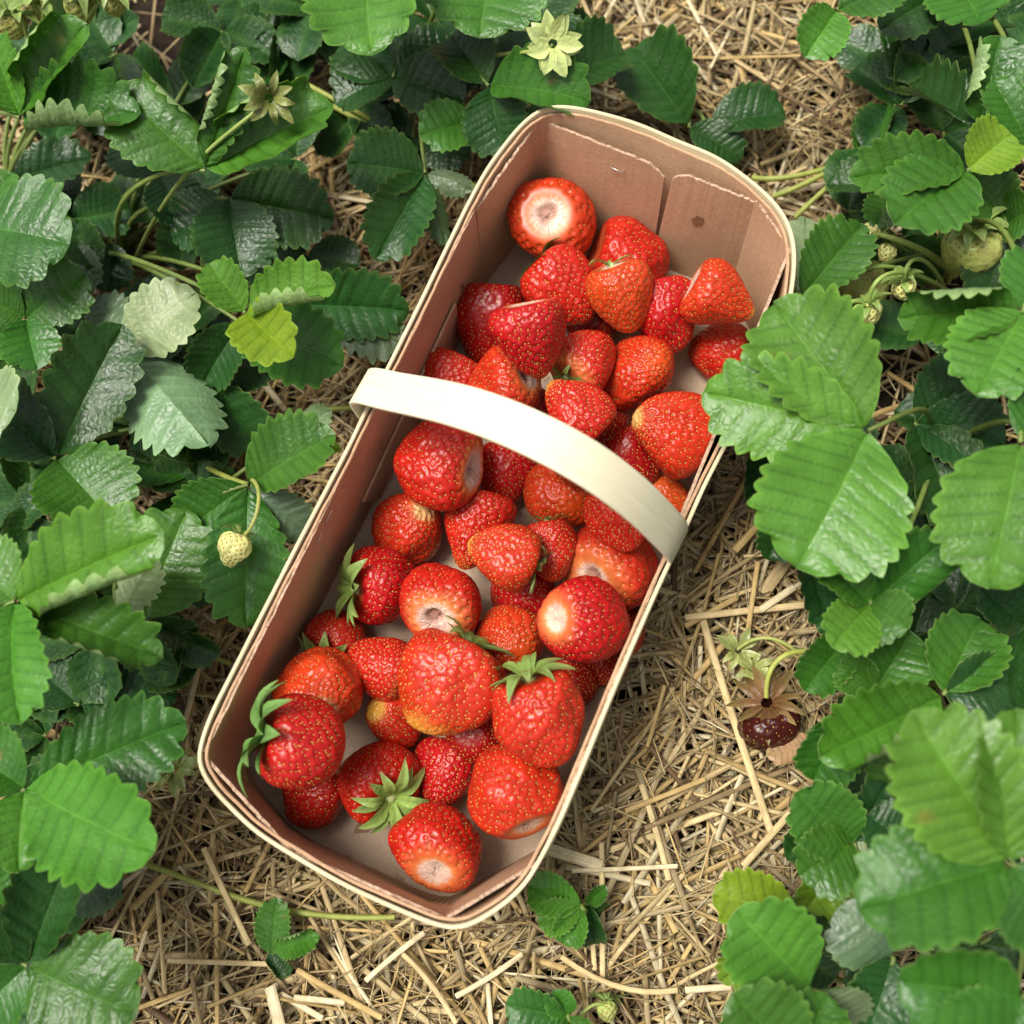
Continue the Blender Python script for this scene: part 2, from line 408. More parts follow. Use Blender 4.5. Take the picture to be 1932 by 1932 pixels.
def stain(p, n, a, b, e1, seed):
    r = np.random.default_rng(seed); n = unit(n); e1 = unit(e1 - (e1 @ n) * n); e2 = np.cross(n, e1)
    t = np.linspace(0, 2 * np.pi, 22, endpoint=False); k = 1 + .18 * np.sin(2 * t + seed) + .12 * np.sin(5 * t + 2 * seed)
    P = [p + n * .0011 + e1 * a * kk * math.cos(x) + e2 * b * kk * math.sin(x) for x, kk in zip(t, k)]
    m = bpy.data.meshes.new('stain'); m.from_pydata([(q - BO).tolist() for q in P], [], [list(range(22))]); m.materials.append(STAIN); m.update()
    obj('stain', m, basket)
up = np.array([0, 0, 1.0])
stain(wallF(.78, .62), fn, .0042, .0036, up, 3)
stain(wallL(.0, .4) + (wallL(.08, .5) - wallL(0, .4)), nL, .006, .001, up, 5)
stain(at(690, 1560, FZ - .0004), up, .006, .0035, np.array([1., .4, 0]), 8)

# ------------------------------------------------------------------ strawberries
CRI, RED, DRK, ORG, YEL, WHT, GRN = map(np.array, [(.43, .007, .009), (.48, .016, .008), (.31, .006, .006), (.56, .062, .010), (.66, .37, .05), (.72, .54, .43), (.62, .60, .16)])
def berry_surface(p):
    r = np.random.default_rng(p['seed']); W, L, tp = p['W'], p['L'], p['tp'] * 1.2 + .04
    ph = np.linspace(0, np.pi, 200); base = np.sin(ph) ** .8 * (1 + tp * np.cos(ph)); nm = base.max()
    k1, k2, k3 = r.normal(0, .3), r.uniform(0, 6.28), 0; l2, l3 = p.get('l2', r.uniform(.03, .09)), r.uniform(.01, .04)
    W = W / (1 + .8 * l2)
    fr = r.normal(size=(6, 3)) * 2.6; fp_ = r.uniform(0, 6.28, 6); na = p.get('na', .066)
    def f(phi, th):
        x = -np.cos(phi) * L / 2 + p.get('dent', .10) * L * np.exp(-(phi / .42) ** 2)
        rr = W / 2 * np.clip(np.sin(phi), 0, 1) ** .8 * (1 + tp * np.cos(phi)) / nm
        rr = rr * (1 + (l2 * np.cos(2 * (th - k1)) + l3 * np.cos(3 * (th - k2))) * np.sin(phi))
        d = np.stack([-np.cos(phi), np.sin(phi) * np.cos(th), np.sin(phi) * np.sin(th)], -1)
        nz = np.sin(d @ fr.T + fp_).sum(-1) / 2.4 * na
        wv = np.sqrt(np.clip(np.sin(phi), 0, 1))
        return np.stack([x * (1 + .5 * nz), rr * (1 + nz * wv) * np.cos(th), rr * (1 + nz * wv) * np.sin(th)], -1)
    return f
def berry_mesh(p, res=(138, 96)):
    f = berry_surface(p); W, L = p['W'], p['L']; r = np.random.default_rng(p['seed'] + 99)
    nt, nphi = res
    phi = np.linspace(0.0, np.pi, nphi); th = np.linspace(0, 2 * np.pi, nt, endpoint=False)
    PH, TH = np.meshgrid(phi, th, indexing='ij'); PH_, TH_ = PH.ravel(), TH.ravel()
    V = f(PH_, TH_); e = 1e-3
    N = np.cross(f(PH_ + e, TH_) - f(PH_ - e, TH_), f(PH_, TH_ + e) - f(PH_, TH_ - e))
    ln = np.linalg.norm(N, axis=1)[:, None]; N = N / (ln + 1e-12); sg = np.sign((N * (V - [0, 0, 0])).sum(1).mean()); N *= sg
    N[ln[:, 0] < 1e-12] = 0; N[:nt] = [-1, 0, 0]; N[-nt:] = [1, 0, 0]
    ns = int(p.get('ns', 235) * p.get('dense', 2.0)); pmin = p.get('pmin', .5)
    c = np.linspace(math.cos(pmin), math.cos(np.pi - .14), ns)
    sp = np.arccos(c) + r.normal(0, .024, ns); stt = (np.arange(ns) * 2.39996 + r.normal(0, .07, ns)) % 6.28318
    SP = f(sp, stt); SN = np.cross(f(sp + e, stt) - f(sp - e, stt), f(sp, stt + e) - f(sp, stt - e)); SN /= np.linalg.norm(SN, axis=1)[:, None]
    SN *= np.sign((SN * SP).sum(1))[:, None]; STn = f(sp + e, stt) - f(sp - e, stt); STn /= np.linalg.norm(STn, axis=1)[:, None]
    spacing = math.sqrt(math.pi * W * L / ns) * .95
    D2 = (V ** 2).sum(1)[:, None] + (SP ** 2).sum(1)[None] - 2 * V @ SP.T; dm = np.sqrt(np.clip(D2.min(1), 0, None)) / spacing
    dep = p.get('pit', .15) * spacing
    cov = sst(pmin - .25, pmin + .1, PH_)
    V = V + N * ((-dep * 1.7 * np.exp(-(dm / .30) ** 2) + dep * .45 * sst(.25, .6, dm)) * cov)[:, None]
    # hull scar: pale disc with a torn hollow
    scar = p.get('scar', 0)
    col = np.broadcast_to(p['col'], (len(V), 3)).copy()
    nz = np.sin(V @ (r.normal(size=(3, 4)) * 260) + r.uniform(0, 6, 4)).sum(1) / 4
    if 'tipc' in p:
        t = sst(np.pi - p['tipc'] - .35, np.pi - p['tipc'] * .25, PH_ + .12 * nz)[:, None]; oc = np.minimum(p['col'] * .4 + ORG * .6, 1)
        col = np.where(t < .5, col * (1 - 2 * t) + oc * 2 * t, oc * (2 - 2 * t) + p.get('tcol', YEL) * (2 * t - 1))
    sh = p.get('sh', .5)
    t = (1 - sst(sh * .45, sh, PH_ + .07 * nz))[:, None] * p.get('shw', .5)
    col = col * (1 - t) + (ORG * .6 + np.array([.8, .35, .12]) * .4) * t
    if scar:
        scar = scar * .72; ray = np.sin(11 * TH_ + 2 * nz + p['seed']) * .5 + np.sin(23 * TH_ + p['seed']) * .5
        pr = PH_ + .10 * ray * scar + .08 * nz * scar
        t = (1 - sst(scar * .9, scar * 1.6, pr))[:, None]; col = col * (1 - .75 * t) + np.array([.80, .26, .07]) * .75 * t
        t = (1 - sst(scar * .62, scar * 1.15, pr))[:, None]
        wc = WHT * (1 - .35 * sst(.9, .1, PH_ / scar)[:, None]) + np.array([.60, .36, .30]) * .35 * sst(.9, .1, PH_ / scar)[:, None]
        col = col * (1 - t) + wc * (1 + .1 * nz[:, None]) * t
        hole = (1 - sst(.05, .16, PH_ + .05 * nz + .06 * np.cos(TH_ - 1)))
        V = V + np.outer(hole * .16 * L * scar, [1, 0, 0]) * p.get('hole', 1)
        col = col * (1 - .6 * hole[:, None] * p.get('hole', 1)) + np.array([.3, .08, .05]) * .6 * hole[:, None] * p.get('hole', 1)
        V += N * ((r.normal(0, 1, len(V)) * .00025) * (1 - sst(scar * .7, scar, PH_)))[:, None]
    col = np.clip(col * (1 + .06 * nz[:, None]), 0, 1)
    Q = grid_quads(nphi, nt, 0, True)
    if sg > 0: Q = Q[:, ::-1]
    # achenes
    a, b, h = .00090, .00052, .00040
    o = np.array([[1, 0, 0], [-.9, 0, 0], [0, 1, 0], [0, -1, 0], [0, 0, 1], [0, 0, -1.0]]) * [a, b, h]
    fa = np.array([[0, 2, 4], [2, 1, 4], [1, 3, 4], [3, 0, 4], [2, 0, 5], [1, 2, 5], [3, 1, 5], [0, 3, 5]])
    SB = np.cross(SN, STn); szs = r.uniform(.72, 1.1, ns) * p.get('sz', 1.0)
    ctr = SP - SN * dep * .95
    SV = ctr[:, None] + szs[:, None, None] * (o[None, :, 0:1] * STn[:, None] + o[None, :, 1:2] * SB[:, None] + o[None, :, 2:3] * SN[:, None])
    SF = (fa[None] + 6 * np.arange(ns)[:, None, None]).reshape(-1, 3)
    sc = np.array([.70, .42, .10]) * r.uniform(.5, 1.08, (ns, 1)); k_ = .6 * p.get('sred', .5) * r.random((ns, 1)); sc = sc * (1 - k_) + np.array([.42, .08, .02]) * k_
    return V, Q, col, SV.reshape(-1, 3), SF, np.repeat(sc, 6, 0)
def screen_axes(c):
    d = unit(np.asarray(c) - [0, 0, HC]); ex_ = RW[:, 0] if False else np.array([XC[0], YC[0], ZC[0]])
    exw = np.array([XC[0], YC[0], ZC[0]]); exw = unit(exw - exw.dot(d) * d); eyw = np.cross(d, exw)
    return exw, eyw, -d
def sepal_mesh(L, W, seed, c1, c2, lift=.5, split=True):
    r = np.random.default_rng(seed); nu, nv = 9, 5
    u = np.linspace(0, 1, nu); v = np.linspace(-1, 1, nv); U, Vv = np.meshgrid(u, v, indexing='ij')
    w = np.interp(U, [0, .15, .4, .65, .85, 1], [.45, .7, 1, .8, .42, .02]) * W / 2
    if split and r.random() < .3: w = w * np.where((U > .8), 1.25, 1)
    x = U * L; y = w * Vv
    curl = lift * L * (np.sin(U * 1.5 * np.pi * .6)) + r.uniform(-.3, .3) * L * U ** 2
    z = curl + .25 * np.abs(y) + r.uniform(-.2, .2) * y * U
    y = y + r.uniform(-.2, .2) * L * U ** 2
    A = np.stack([x, y, z], -1).reshape(-1, 3); B = A - [0, 0, .00035]
    Q = grid_quads(nu, nv); n = len(A)
    k = r.uniform(.8, 1.15); ca = (c1 * (1 - U.ravel()[:, None] * .5) + c2 * U.ravel()[:, None] * .5) * k
    tipb = sst(.82, 1, U.ravel())[:, None]; ca = ca * (1 - tipb * .35) + np.array([.35, .3, .1]) * tipb * .35
    ca = ca * (1 - .22 * (np.abs(Vv.ravel()) < .1)[:, None])
    return np.vstack([A, B]), np.vstack([Q, Q[:, ::-1] + n]), np.vstack([ca, ca * .5 + c2 * .5])
GC1, GC2 = np.array([.22, .35, .07]), np.array([.42, .52, .21])
DG1, DG2 = np.array([.10, .22, .05]), np.array([.20, .32, .11])
def calyx(parent, off, axis_out, R, n, seed, spread=.5, c=(GC1, GC2), side=None, width=.36, name='calyx'):
    """ring of sepals; axis_out = direction away from the fruit; each sepal a sub-part"""
    r = np.random.default_rng(seed); a = unit(axis_out); e1 = unit(np.cross(a, [.31, .77, .2])); e2 = np.cross(a, e1)
    v, f = tube([-a * .001, a * .0012, a * .0026], [R * .2, R * .17, R * .08], 10)
    cap = np.vstack([v, [a * .0028]]); nf = [[20 + i, 20 + (i + 1) % 10, 30, 30] for i in range(10)]
    m = bpy.data.meshes.new(name); m.from_pydata(cap.tolist(), [], [list(map(int, q)) for q in f] + [q[:3] for q in nf])
    at_ = m.color_attributes.new('col', 'FLOAT_COLOR', 'POINT'); at_.data.foreach_set('color', np.tile([*(c[1] * .9), 1], len(cap)).astype(np.float32))
    m.materials.append(STEM)
    for pl in m.polygons: pl.use_smooth = True
    o = obj(name, m, parent); o.location = tuple(off)
    for i in range(n):
        t = 2 * math.pi * (i + r.uniform(-.25, .25)) / n
        if side is not None:
            dd = e1 * math.cos(t) + e2 * math.sin(t)
            if dd @ side < -.35: continue
        L = R * r.uniform(.75, 1.12); V, Q, cc = sepal_mesh(L, L * width * r.uniform(.8, 1.2), int(r.integers(1e6)), *c, lift=spread * r.uniform(.2, 1.3))
        rr = e1 * math.cos(t) + e2 * math.sin(t); tt = np.cross(a, rr)
        Vw = V[:, :1] * rr + V[:, 1:2] * tt + V[:, 2:] * a + rr * R * .1 + a * .0009 * (i % 3)
        obj('sepal', mesh_np('sepal', Vw, Q, LEAF, col=cc), o)
    return o

BER = []
def B(px, py, Wp, Lp, ang, tilt, col, label, lay, **k): BER.append(dict(px=px, py=py, Wp=Wp * 1.045, Lp=Lp * 1.045, ang=ang, tilt=tilt, col=col, label=label, lay=lay, **k))
# --- far half of the basket
B(1038, 420, 158, 150, 70, -76, ORG * .5 + RED * .5, 'orange red hulled strawberry with round white scar in the far left corner of the basket', -1, scar=.46, tp=.12, sh=.75, shw=.5, pmin=.6, ns=140, sz=.85)
B(1188, 492, 152, 150, 20, -15, RED, 'plump red strawberry resting against the wall with the slit', -1, tp=.12)
B(1062, 547, 128, 150, 52, 10, RED, 'red strawberry touching the berry with the round white scar, its dark hull leaves underneath', 1, tp=.22, cal=(8, .017, DG1, DG2))
B(1172, 560, 120, 138, 72, -8, ORG * .75 + RED * .25, 'orange strawberry with one small green hull leaf at its white top', 2, tp=.32, tipc=.5, scar=.3, hole=0, cal=(3, .013, GC1, GC2), ns=215, tcol=ORG)
B(1256, 592, 120, 150, 78, 0, CRI, 'deep red strawberry half hidden behind the orange one with a single hull leaf', 0, tp=.2)
B(1357, 562, 125, 136, 28, -6, RED * .6 + ORG * .4, 'pointed strawberry with a pale yellow knobbed tip leaning on the corner facet', 2, tp=.40, scar=.45, hole=0, tipc=.62, ns=200)
B(1358, 664, 115, 112, 185, -10, RED, 'red strawberry tucked under the yellow tipped berry beside the right wall', 0, tp=.15)
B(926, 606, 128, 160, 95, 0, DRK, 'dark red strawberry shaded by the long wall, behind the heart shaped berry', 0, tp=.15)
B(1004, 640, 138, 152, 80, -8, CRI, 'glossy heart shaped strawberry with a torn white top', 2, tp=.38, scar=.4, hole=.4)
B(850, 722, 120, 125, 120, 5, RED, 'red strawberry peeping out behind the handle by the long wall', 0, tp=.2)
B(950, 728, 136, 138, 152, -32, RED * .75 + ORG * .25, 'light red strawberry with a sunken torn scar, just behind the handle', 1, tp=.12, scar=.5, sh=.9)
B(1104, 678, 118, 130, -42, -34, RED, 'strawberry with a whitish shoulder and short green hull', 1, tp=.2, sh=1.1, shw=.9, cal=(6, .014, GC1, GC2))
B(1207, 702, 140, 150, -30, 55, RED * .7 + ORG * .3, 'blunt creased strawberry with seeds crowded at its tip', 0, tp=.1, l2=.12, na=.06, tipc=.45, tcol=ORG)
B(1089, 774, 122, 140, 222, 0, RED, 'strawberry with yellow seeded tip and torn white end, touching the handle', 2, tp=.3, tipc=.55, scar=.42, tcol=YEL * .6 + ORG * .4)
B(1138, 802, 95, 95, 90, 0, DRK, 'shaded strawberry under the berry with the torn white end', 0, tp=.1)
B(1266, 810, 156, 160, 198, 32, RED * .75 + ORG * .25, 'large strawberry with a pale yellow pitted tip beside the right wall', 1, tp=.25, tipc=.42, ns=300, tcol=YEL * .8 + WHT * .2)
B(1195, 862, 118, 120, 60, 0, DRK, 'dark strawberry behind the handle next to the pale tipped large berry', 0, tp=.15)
B(1256, 948, 96, 110, 30, -20, ORG, 'small orange strawberry squeezed between handle and right wall', 1, tp=.15, scar=.4, sh=.8)
# --- middle
B(829, 878, 166, 160, 188, -26, RED, 'big knobbly strawberry with a greyish pink scar, in front of the handle', 1, tp=.02, scar=.55, hole=.3, na=.055, l2=.08, sh=.8)
B(955, 893, 108, 116, 100, 5, CRI, 'small round red strawberry under the handle, beside the big knobbly one', 0, tp=.2)
B(1060, 934, 142, 128, 40, 60, RED * .5 + ORG * .5, 'squat orange strawberry with a wrinkled seedy tip under the handle', -1, tp=.0, na=.07, tipc=.4, tcol=ORG, ns=260)
B(1172, 972, 122, 130, 70, 0, RED, 'strawberry mostly covered by the right part of the handle', 0, tp=.15)
B(771, 996, 130, 136, -48, 48, RED * .8 + ORG * .2, 'round strawberry with a whitish green tip beside the wall flap', -1, tp=.12, tipc=.5, tcol=YEL * .7 + WHT * .3)
B(898, 994, 122, 156, 108, 8, RED, 'long strawberry with an orange tip pointing to the near end', 0, tp=.3, tipc=.5, tcol=ORG)
B(948, 1046, 130, 138, 200, 8, RED * .7 + ORG * .3, 'cone shaped strawberry with yellow tip lying on two others', 2, tp=.36, tipc=.6, cal=(8, .016, GC1, GC2), ns=270, tcol=YEL * .7 + ORG * .3)
B(1037, 1036, 96, 118, 85, 0, RED, 'slim strawberry with a scrap of green hull, behind the yellow tipped cone', 0, tp=.1, cal=(4, .013, GC1, GC2))
B(1152, 1066, 172, 162, -40, -52, CRI * .7 + ORG * .3, 'large hulled strawberry with a rayed white scar touching the right wall', -1, tp=.08, scar=.42, sh=1.0, shw=.75, ns=210)
B(724, 1103, 144, 136, 352, -24, CRI, 'red strawberry with long green hull leaves against the long wall', -1, tp=.25, cal=(11, .023, GC1, GC2), sh=.4)
B(836, 1136, 150, 146, -70, -58, RED, 'hulled strawberry with a hollow white scar in the middle of the basket', 1, tp=.05, scar=.58, sh=1.05, shw=.7, ns=190)
B(990, 1122, 118, 122, 60, -10, CRI, 'crimson strawberry squeezed below the yellow tipped cone', 0, tp=.1, scar=.3, hole=0)
B(1105, 1172, 158, 178, 5, -46, CRI, 'big crimson strawberry with a yellowish white scar beside the right wall', 1, tp=.05, scar=.36, sh=.75, shw=.7, hole=.2, ns=190)
B(961, 1206, 132, 132, 45, 62, RED * .55 + ORG * .45, 'orange brown strawberry with a folded bulge, tip up', 1, tp=.05, na=.06, l2=.1, tipc=.5, tcol=ORG)
B(1178, 1190, 80, 90, 80, 0, RED, 'strawberry wedged under the big crimson one at the wall', 0, tp=.1)
# --- near half
B(632, 1202, 108, 112, -70, -42, CRI * .8 + ORG * .2, 'small strawberry with a flat pale green hull by the long wall', -1, tp=.1, cal=(9, .019, GC1, GC2), sh=.4)
B(718, 1256, 112, 128, 205, -18, RED, 'red strawberry with pale shoulder, left of the broad yellow streaked berry', 0, tp=.15, scar=.4, hole=0, sh=.9)
B(603, 1306, 156, 150, 75, 60, ORG * .55 + RED * .45, 'wide orange strawberry showing its pale yellow tip', 0, tp=.1, tipc=.34, tcol=YEL * .7 + WHT * .3, ns=260, l2=.06)
B(568, 1402, 180, 156, 12, -14, CRI * .6 + RED * .4, 'two lobed strawberry with a full dark green hull touching the long wall', 2, tp=.02, l2=.12, cal=(14, .026, DG1 * 1.2, DG2 * 1.2), ns=290, tipc=.35, tcol=ORG, sh=.3)
B(744, 1350, 108, 118, -165, 50, RED * .85 + ORG * .15, 'small strawberry with a bright yellow patch at its tip', -1, tp=.15, tipc=.55, tcol=YEL)
B(846, 1292, 196, 196, 118, -4, RED * .8 + ORG * .2, 'broadest strawberry, streaked with rows of yellow seeds to its orange tip', 3, tp=.24, tipc=1.15, ns=460, l2=.10, cal=(8, .023, GC1, GC2), tcol=YEL * .65 + ORG * .35, na=.085, sz=1.05, sred=0)
B(1021, 1352, 168, 188, 72, -22, RED * .85 + ORG * .15, 'large red strawberry with a curled green hull at the right wall', 2, tp=.12, cal=(10, .021, GC1, GC2), ns=240, sh=.35)
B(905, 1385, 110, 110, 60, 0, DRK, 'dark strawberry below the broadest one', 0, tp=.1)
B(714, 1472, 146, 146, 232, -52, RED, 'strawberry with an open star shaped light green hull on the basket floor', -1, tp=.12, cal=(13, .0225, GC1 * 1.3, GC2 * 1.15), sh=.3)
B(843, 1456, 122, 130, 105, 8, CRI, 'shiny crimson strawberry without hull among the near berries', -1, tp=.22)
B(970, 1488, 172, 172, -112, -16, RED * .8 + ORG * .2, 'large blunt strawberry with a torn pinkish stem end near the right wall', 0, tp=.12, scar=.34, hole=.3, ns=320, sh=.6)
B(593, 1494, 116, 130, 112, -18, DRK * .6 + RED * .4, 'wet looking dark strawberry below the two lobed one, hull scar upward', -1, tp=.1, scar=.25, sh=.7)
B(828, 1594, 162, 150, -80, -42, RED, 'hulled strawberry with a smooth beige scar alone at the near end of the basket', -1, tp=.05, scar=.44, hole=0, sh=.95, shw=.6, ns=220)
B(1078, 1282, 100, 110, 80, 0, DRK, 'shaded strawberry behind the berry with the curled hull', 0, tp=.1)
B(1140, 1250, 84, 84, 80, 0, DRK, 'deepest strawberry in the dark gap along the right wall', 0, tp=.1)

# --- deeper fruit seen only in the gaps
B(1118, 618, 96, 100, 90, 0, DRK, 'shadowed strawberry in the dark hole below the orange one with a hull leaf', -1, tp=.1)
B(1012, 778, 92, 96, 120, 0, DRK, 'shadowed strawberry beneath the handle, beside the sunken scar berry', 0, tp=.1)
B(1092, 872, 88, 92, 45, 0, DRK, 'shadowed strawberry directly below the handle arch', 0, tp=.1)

def wall_poly(z): 
    t = np.clip((z - FZ) / (H - FZ), 0, 1); return FLOORP * (1 - t) + RIMP * t
def signed_in(p, poly):
    d, q = closest_on_poly(p, poly); return d if inside(p, poly) else -d
placed = []
for bi in sorted(range(len(BER)), key=lambda i: BER[i]['lay']):
    b = BER[bi]; best = None
    zr = np.arange(.008, .105, .001); down = b['lay'] > 0
    for z in (zr[::-1] if down else zr):
        c = at(b['px'], b['py'], z); s = depth(c) / FOC; W, L = b['Wp'] * s, b['Lp'] * s
        exw, eyw, ezw = screen_axes(c); a, ti = rad(b['ang']), rad(b['tilt'])
        ax = math.cos(ti) * (math.cos(a) * exw + math.sin(a) * eyw) + math.sin(ti) * ezw
        sph = []
        for u in (-.6, -.25, .1, .45, .75):
            rr = W / 2 * (1 - .25 * b['tp'] * (1 + u)) * math.sqrt(max(.05, 1 - abs(u) ** 2.3)) * .97
            rr = min(rr, (1 - abs(u)) * L / 2 + .35 * rr) if abs(u) > .5 else rr
            sph.append((c + ax * u * L / 2, rr))
        viol = 0.0
        for q, rr in sph:
            viol = max(viol, (FZ + .0005) - (q[2] - rr))
            viol = max(viol, .8 * ((rr * .9 + .002) - signed_in(q[:2], wall_poly(q[2]))))
            for pl in placed:
                for q2, r2 in pl:
                    viol = max(viol, (rr + r2) * .87 - np.linalg.norm(q - q2))
        if down and best is not None and best[0] < .0015 and viol >= .0015: break     # lowered onto the fruit below
        if best is None or viol < max(best[0] - 1e-4, .0015): best = (viol, z, c, ax, W, L, sph)
        if viol < .0015 and not down: break
    viol, z, c, ax, W, L, sph = best
    placed.append(sph); b.update(c=c, ax=ax, W=W, L=L, viol=viol, z=z)
BERRY_DEBUG = [(b['label'][:40], round(b['z'] * 100, 1), round(b['viol'] * 1000, 1)) for b in BER]
for i, b in enumerate(BER):
    p = dict(b); p['seed'] = 11 + i * 7
    V, Q, col, SV, SF, sc = berry_mesh(p, (84, 60) if b['col'] is DRK else (138, 96))
    ax = b['ax']; e1 = unit(np.cross(ax, [.2, .1, 1.0])); e2 = np.cross(ax, e1); Rm = np.stack([ax, e1, e2])
    V = V @ Rm; SV = SV @ Rm
    root = thing('strawberry', b['label'], 'strawberry', b['c'] + np.array([0, 0, V[:, 2].min()]), 'picked strawberries in the basket')
    sh = np.array([0, 0, -V[:, 2].min()])
    obj('flesh', mesh_np('flesh', V + sh, Q, FLESH, col=col), root)
    obj('seeds', mesh_np('seeds', SV + sh, SF, SEED, col=sc), root, kind='stuff')
    if 'cal' in b:
        n, R, c1, c2 = b['cal']
        calyx(root, sh - ax * (b['L'] * .40), -ax, R, n, 500 + i, spread=.28, c=(c1, c2))

# ------------------------------------------------------------------ leaves
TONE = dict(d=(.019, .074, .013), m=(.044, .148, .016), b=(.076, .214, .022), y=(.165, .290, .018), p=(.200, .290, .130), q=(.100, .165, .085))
OUT_S = np.array([0, .03, .08, .16, .28, .42, .56, .7, .8, .88, .94, .975, 1.0]); OUT_F = np.array([.03, .2, .4, .62, .84, .97, 1.0, .95, .85, .70, .50, .32, .0])
def leaflet_mesh(L, W, seed, tone, flip=False, fold=.22, droop=.5, roll=(0, 0), hi=True, quilt=1.0):
    r = np.random.default_rng(seed); nt = int(r.integers(7, 11)); spt = 6 if hi else 3
    nu = nt * spt + 1; vv = np.array([0, .025, .12, .3, .5, .70, .87, 1.0]) if hi else np.array([0, .3, .65, 1.0])
    nv = len(vv); u = np.linspace(0, 1, nu)
    sh_ = r.uniform(-.05, .05); cup = r.uniform(-.03, .17); q_ = r.uniform(.45, 1.0)
    fw = np.interp(u, np.clip(OUT_S + sh_ * np.sin(np.pi * OUT_S), 0, 1), OUT_F) * W / 2
    ex_ = L * (u + .03 * np.sin(np.pi * u)); mx = L * (u ** 1.25) * (.78 + .22 * u)
    parts = []
    for side in (1, -1):
        E = np.stack([ex_, fw], 1); dE = np.gradient(E, axis=0); nE = np.stack([-dE[:, 1], dE[:, 0]], 1); nE /= np.linalg.norm(nE, axis=1)[:, None] + 1e-9
        t = (u * nt + .5) % 1.0; tooth = 1 - np.abs(2 * t - 1) ** 1.4
        if side < 0: tooth = 1 - np.abs(2 * t - 1) ** 1.55
        amp = L * .050 * sst(.12, .3, u) * (1 - .2 * sst(.9, 1, u)) * (1 + .25 * np.sin(u * 31 + seed))
        E = E + nE * (amp * (tooth - .35))[:, None] + np.stack([amp * .35 * tooth, 0 * u], 1)
        E[0] = [0, W * .01]; E[-1] = [L * 1.035, 0]
        X_ = mx[:, None] + (E[:, :1] - mx[:, None]) * vv[None]; Y_ = E[:, 1:2] * vv[None]
        ph = 2 * np.pi * u * nt
        Z_ = L * cup * (Y_ / (W * .5)) ** 2 + quilt * L * .014 * q_ * (1 + .5 * np.sin(u * 13 + seed))[:, None] * (np.abs(np.sin(ph / 2))[:, None] ** .7) * np.sin(np.pi * np.clip(vv * .85 + .08, 0, 1))[None]
        Z_ += quilt * L * .012 * sst(0, .12, vv)[None]
        k = r.uniform(0, 6.28, 4); Z_ += L * .02 * vv[None] ** 2 * np.sin(u[:, None] * r.uniform(5, 10) + k[0]) + L * .012 * vv[None] ** 2 * np.sin(u[:, None] * 17 + k[1])
        # fold along the midrib and rolled edge
        ro = roll[0] if side > 0 else roll[1]
        if ro:
            y0 = W * .5 * (.5 if abs(ro) < 1.45 else .45); ro = ro * (1.0 if abs(ro) < 1.45 else 1.65); R_ = (W * .5 - y0) / abs(ro)
            a_ = np.clip(Y_ - y0, 0, None) / R_; Z_ = Z_ + R_ * (1 - np.cos(a_)) * np.sign(ro); Y_ = np.where(Y_ > y0, y0 + R_ * np.sin(a_), Y_)
        fo = fold * (1 + .2 * side * np.sin(seed)); fo_u = fo * (1 - .35 * u)[:, None]
        Y2 = Y_ * np.cos(fo_u) - Z_ * np.sin(fo_u); Z2 = Y_ * np.sin(fo_u) + Z_ * np.cos(fo_u)
        parts.append((X_, Y2 * side, Z2))
    if abs(droop) < 1e-3: droop = 1e-3
    kk = droop / L; VV = []
    tw = r.uniform(-.25, .25)
    for X_, Y_, Z_ in parts:
        a_ = X_ * kk; cz = np.cos(a_); sz = np.sin(a_)
        Yt = Y_ * np.cos(tw * X_ / L) - Z_ * np.sin(tw * X_ / L); Zt = Y_ * np.sin(tw * X_ / L) + Z_ * np.cos(tw * X_ / L)
        VV.append(np.stack([sz / kk + Zt * sz, Yt, (cz - 1) / kk + Zt * cz], -1).reshape(-1, 3))
    chord = math.hypot(math.sin(droop) / kk, (math.cos(droop) - 1) / kk); pitch = math.atan2((math.cos(droop) - 1) / kk, math.sin(droop) / kk)
    cp, sp_ = math.cos(-pitch), math.sin(-pitch)
    n = nu * nv; A = np.vstack(VV) * (L / chord); A = np.stack([A[:, 0] * cp - A[:, 2] * sp_, A[:, 1], A[:, 0] * sp_ + A[:, 2] * cp], 1)
    Q1 = grid_quads(nu, nv); Q = np.vstack([Q1, Q1[:, ::-1] + n])
    U, VVv = np.meshgrid(u, vv, indexing='ij'); U = U.ravel(); Vv = VVv.ravel()
    tcol = np.array(TONE[tone]) * r.uniform(.86, 1.14) * np.array([r.uniform(.85, 1.2), 1, r.uniform(.85, 1.15)])
    if tone in 'pq': top = np.array(TONE['m']); bot = tcol
    else: top = tcol; bot = np.array([.27, .36, .17]) * .8 + tcol * .5
    vein = np.clip(1 - np.abs(((U * nt + .5) % 1) - .5) * 8, 0, 1) * (Vv > .03) * (Vv < .9)
    mid_ = (Vv < .01); edge = sst(.92, 1, Vv)
    def paint(c, kv):
        c = np.broadcast_to(c, (n, 3)).copy()
        c = c * (1 - abs(kv) * vein[:, None]) + (c * 1.45 + .012 if kv > 0 else c * np.array([.62, .66, .6])) * abs(kv) * vein[:, None]
        c = np.where(mid_[:, None], c * 1.2 + np.array([.02, .03, .008]), c)
        return c * (1 - .45 * edge[:, None]) + (c * 1.5 + np.array([.05, .05, .01])) * .45 * edge[:, None]
    ct = paint(top, -.8); cb = paint(bot, .35)
    ct = np.vstack([ct, ct]); cb = np.vstack([cb, cb])
    if hi and r.random() < .14:     # a few rusty blotches on old leaflets
        ang = r.uniform(0, 6.28); q = np.array([L * r.uniform(.35, .95), W * .45 * math.sin(ang)]); d = np.hypot(A[:, 0] - q[0], A[:, 1] - q[1])
        w = (1 - sst(.01 * L, .06 * L, d))[:, None] * .6; ct = ct * (1 - w) + np.array([.22, .12, .03]) * w
    nr_ = []
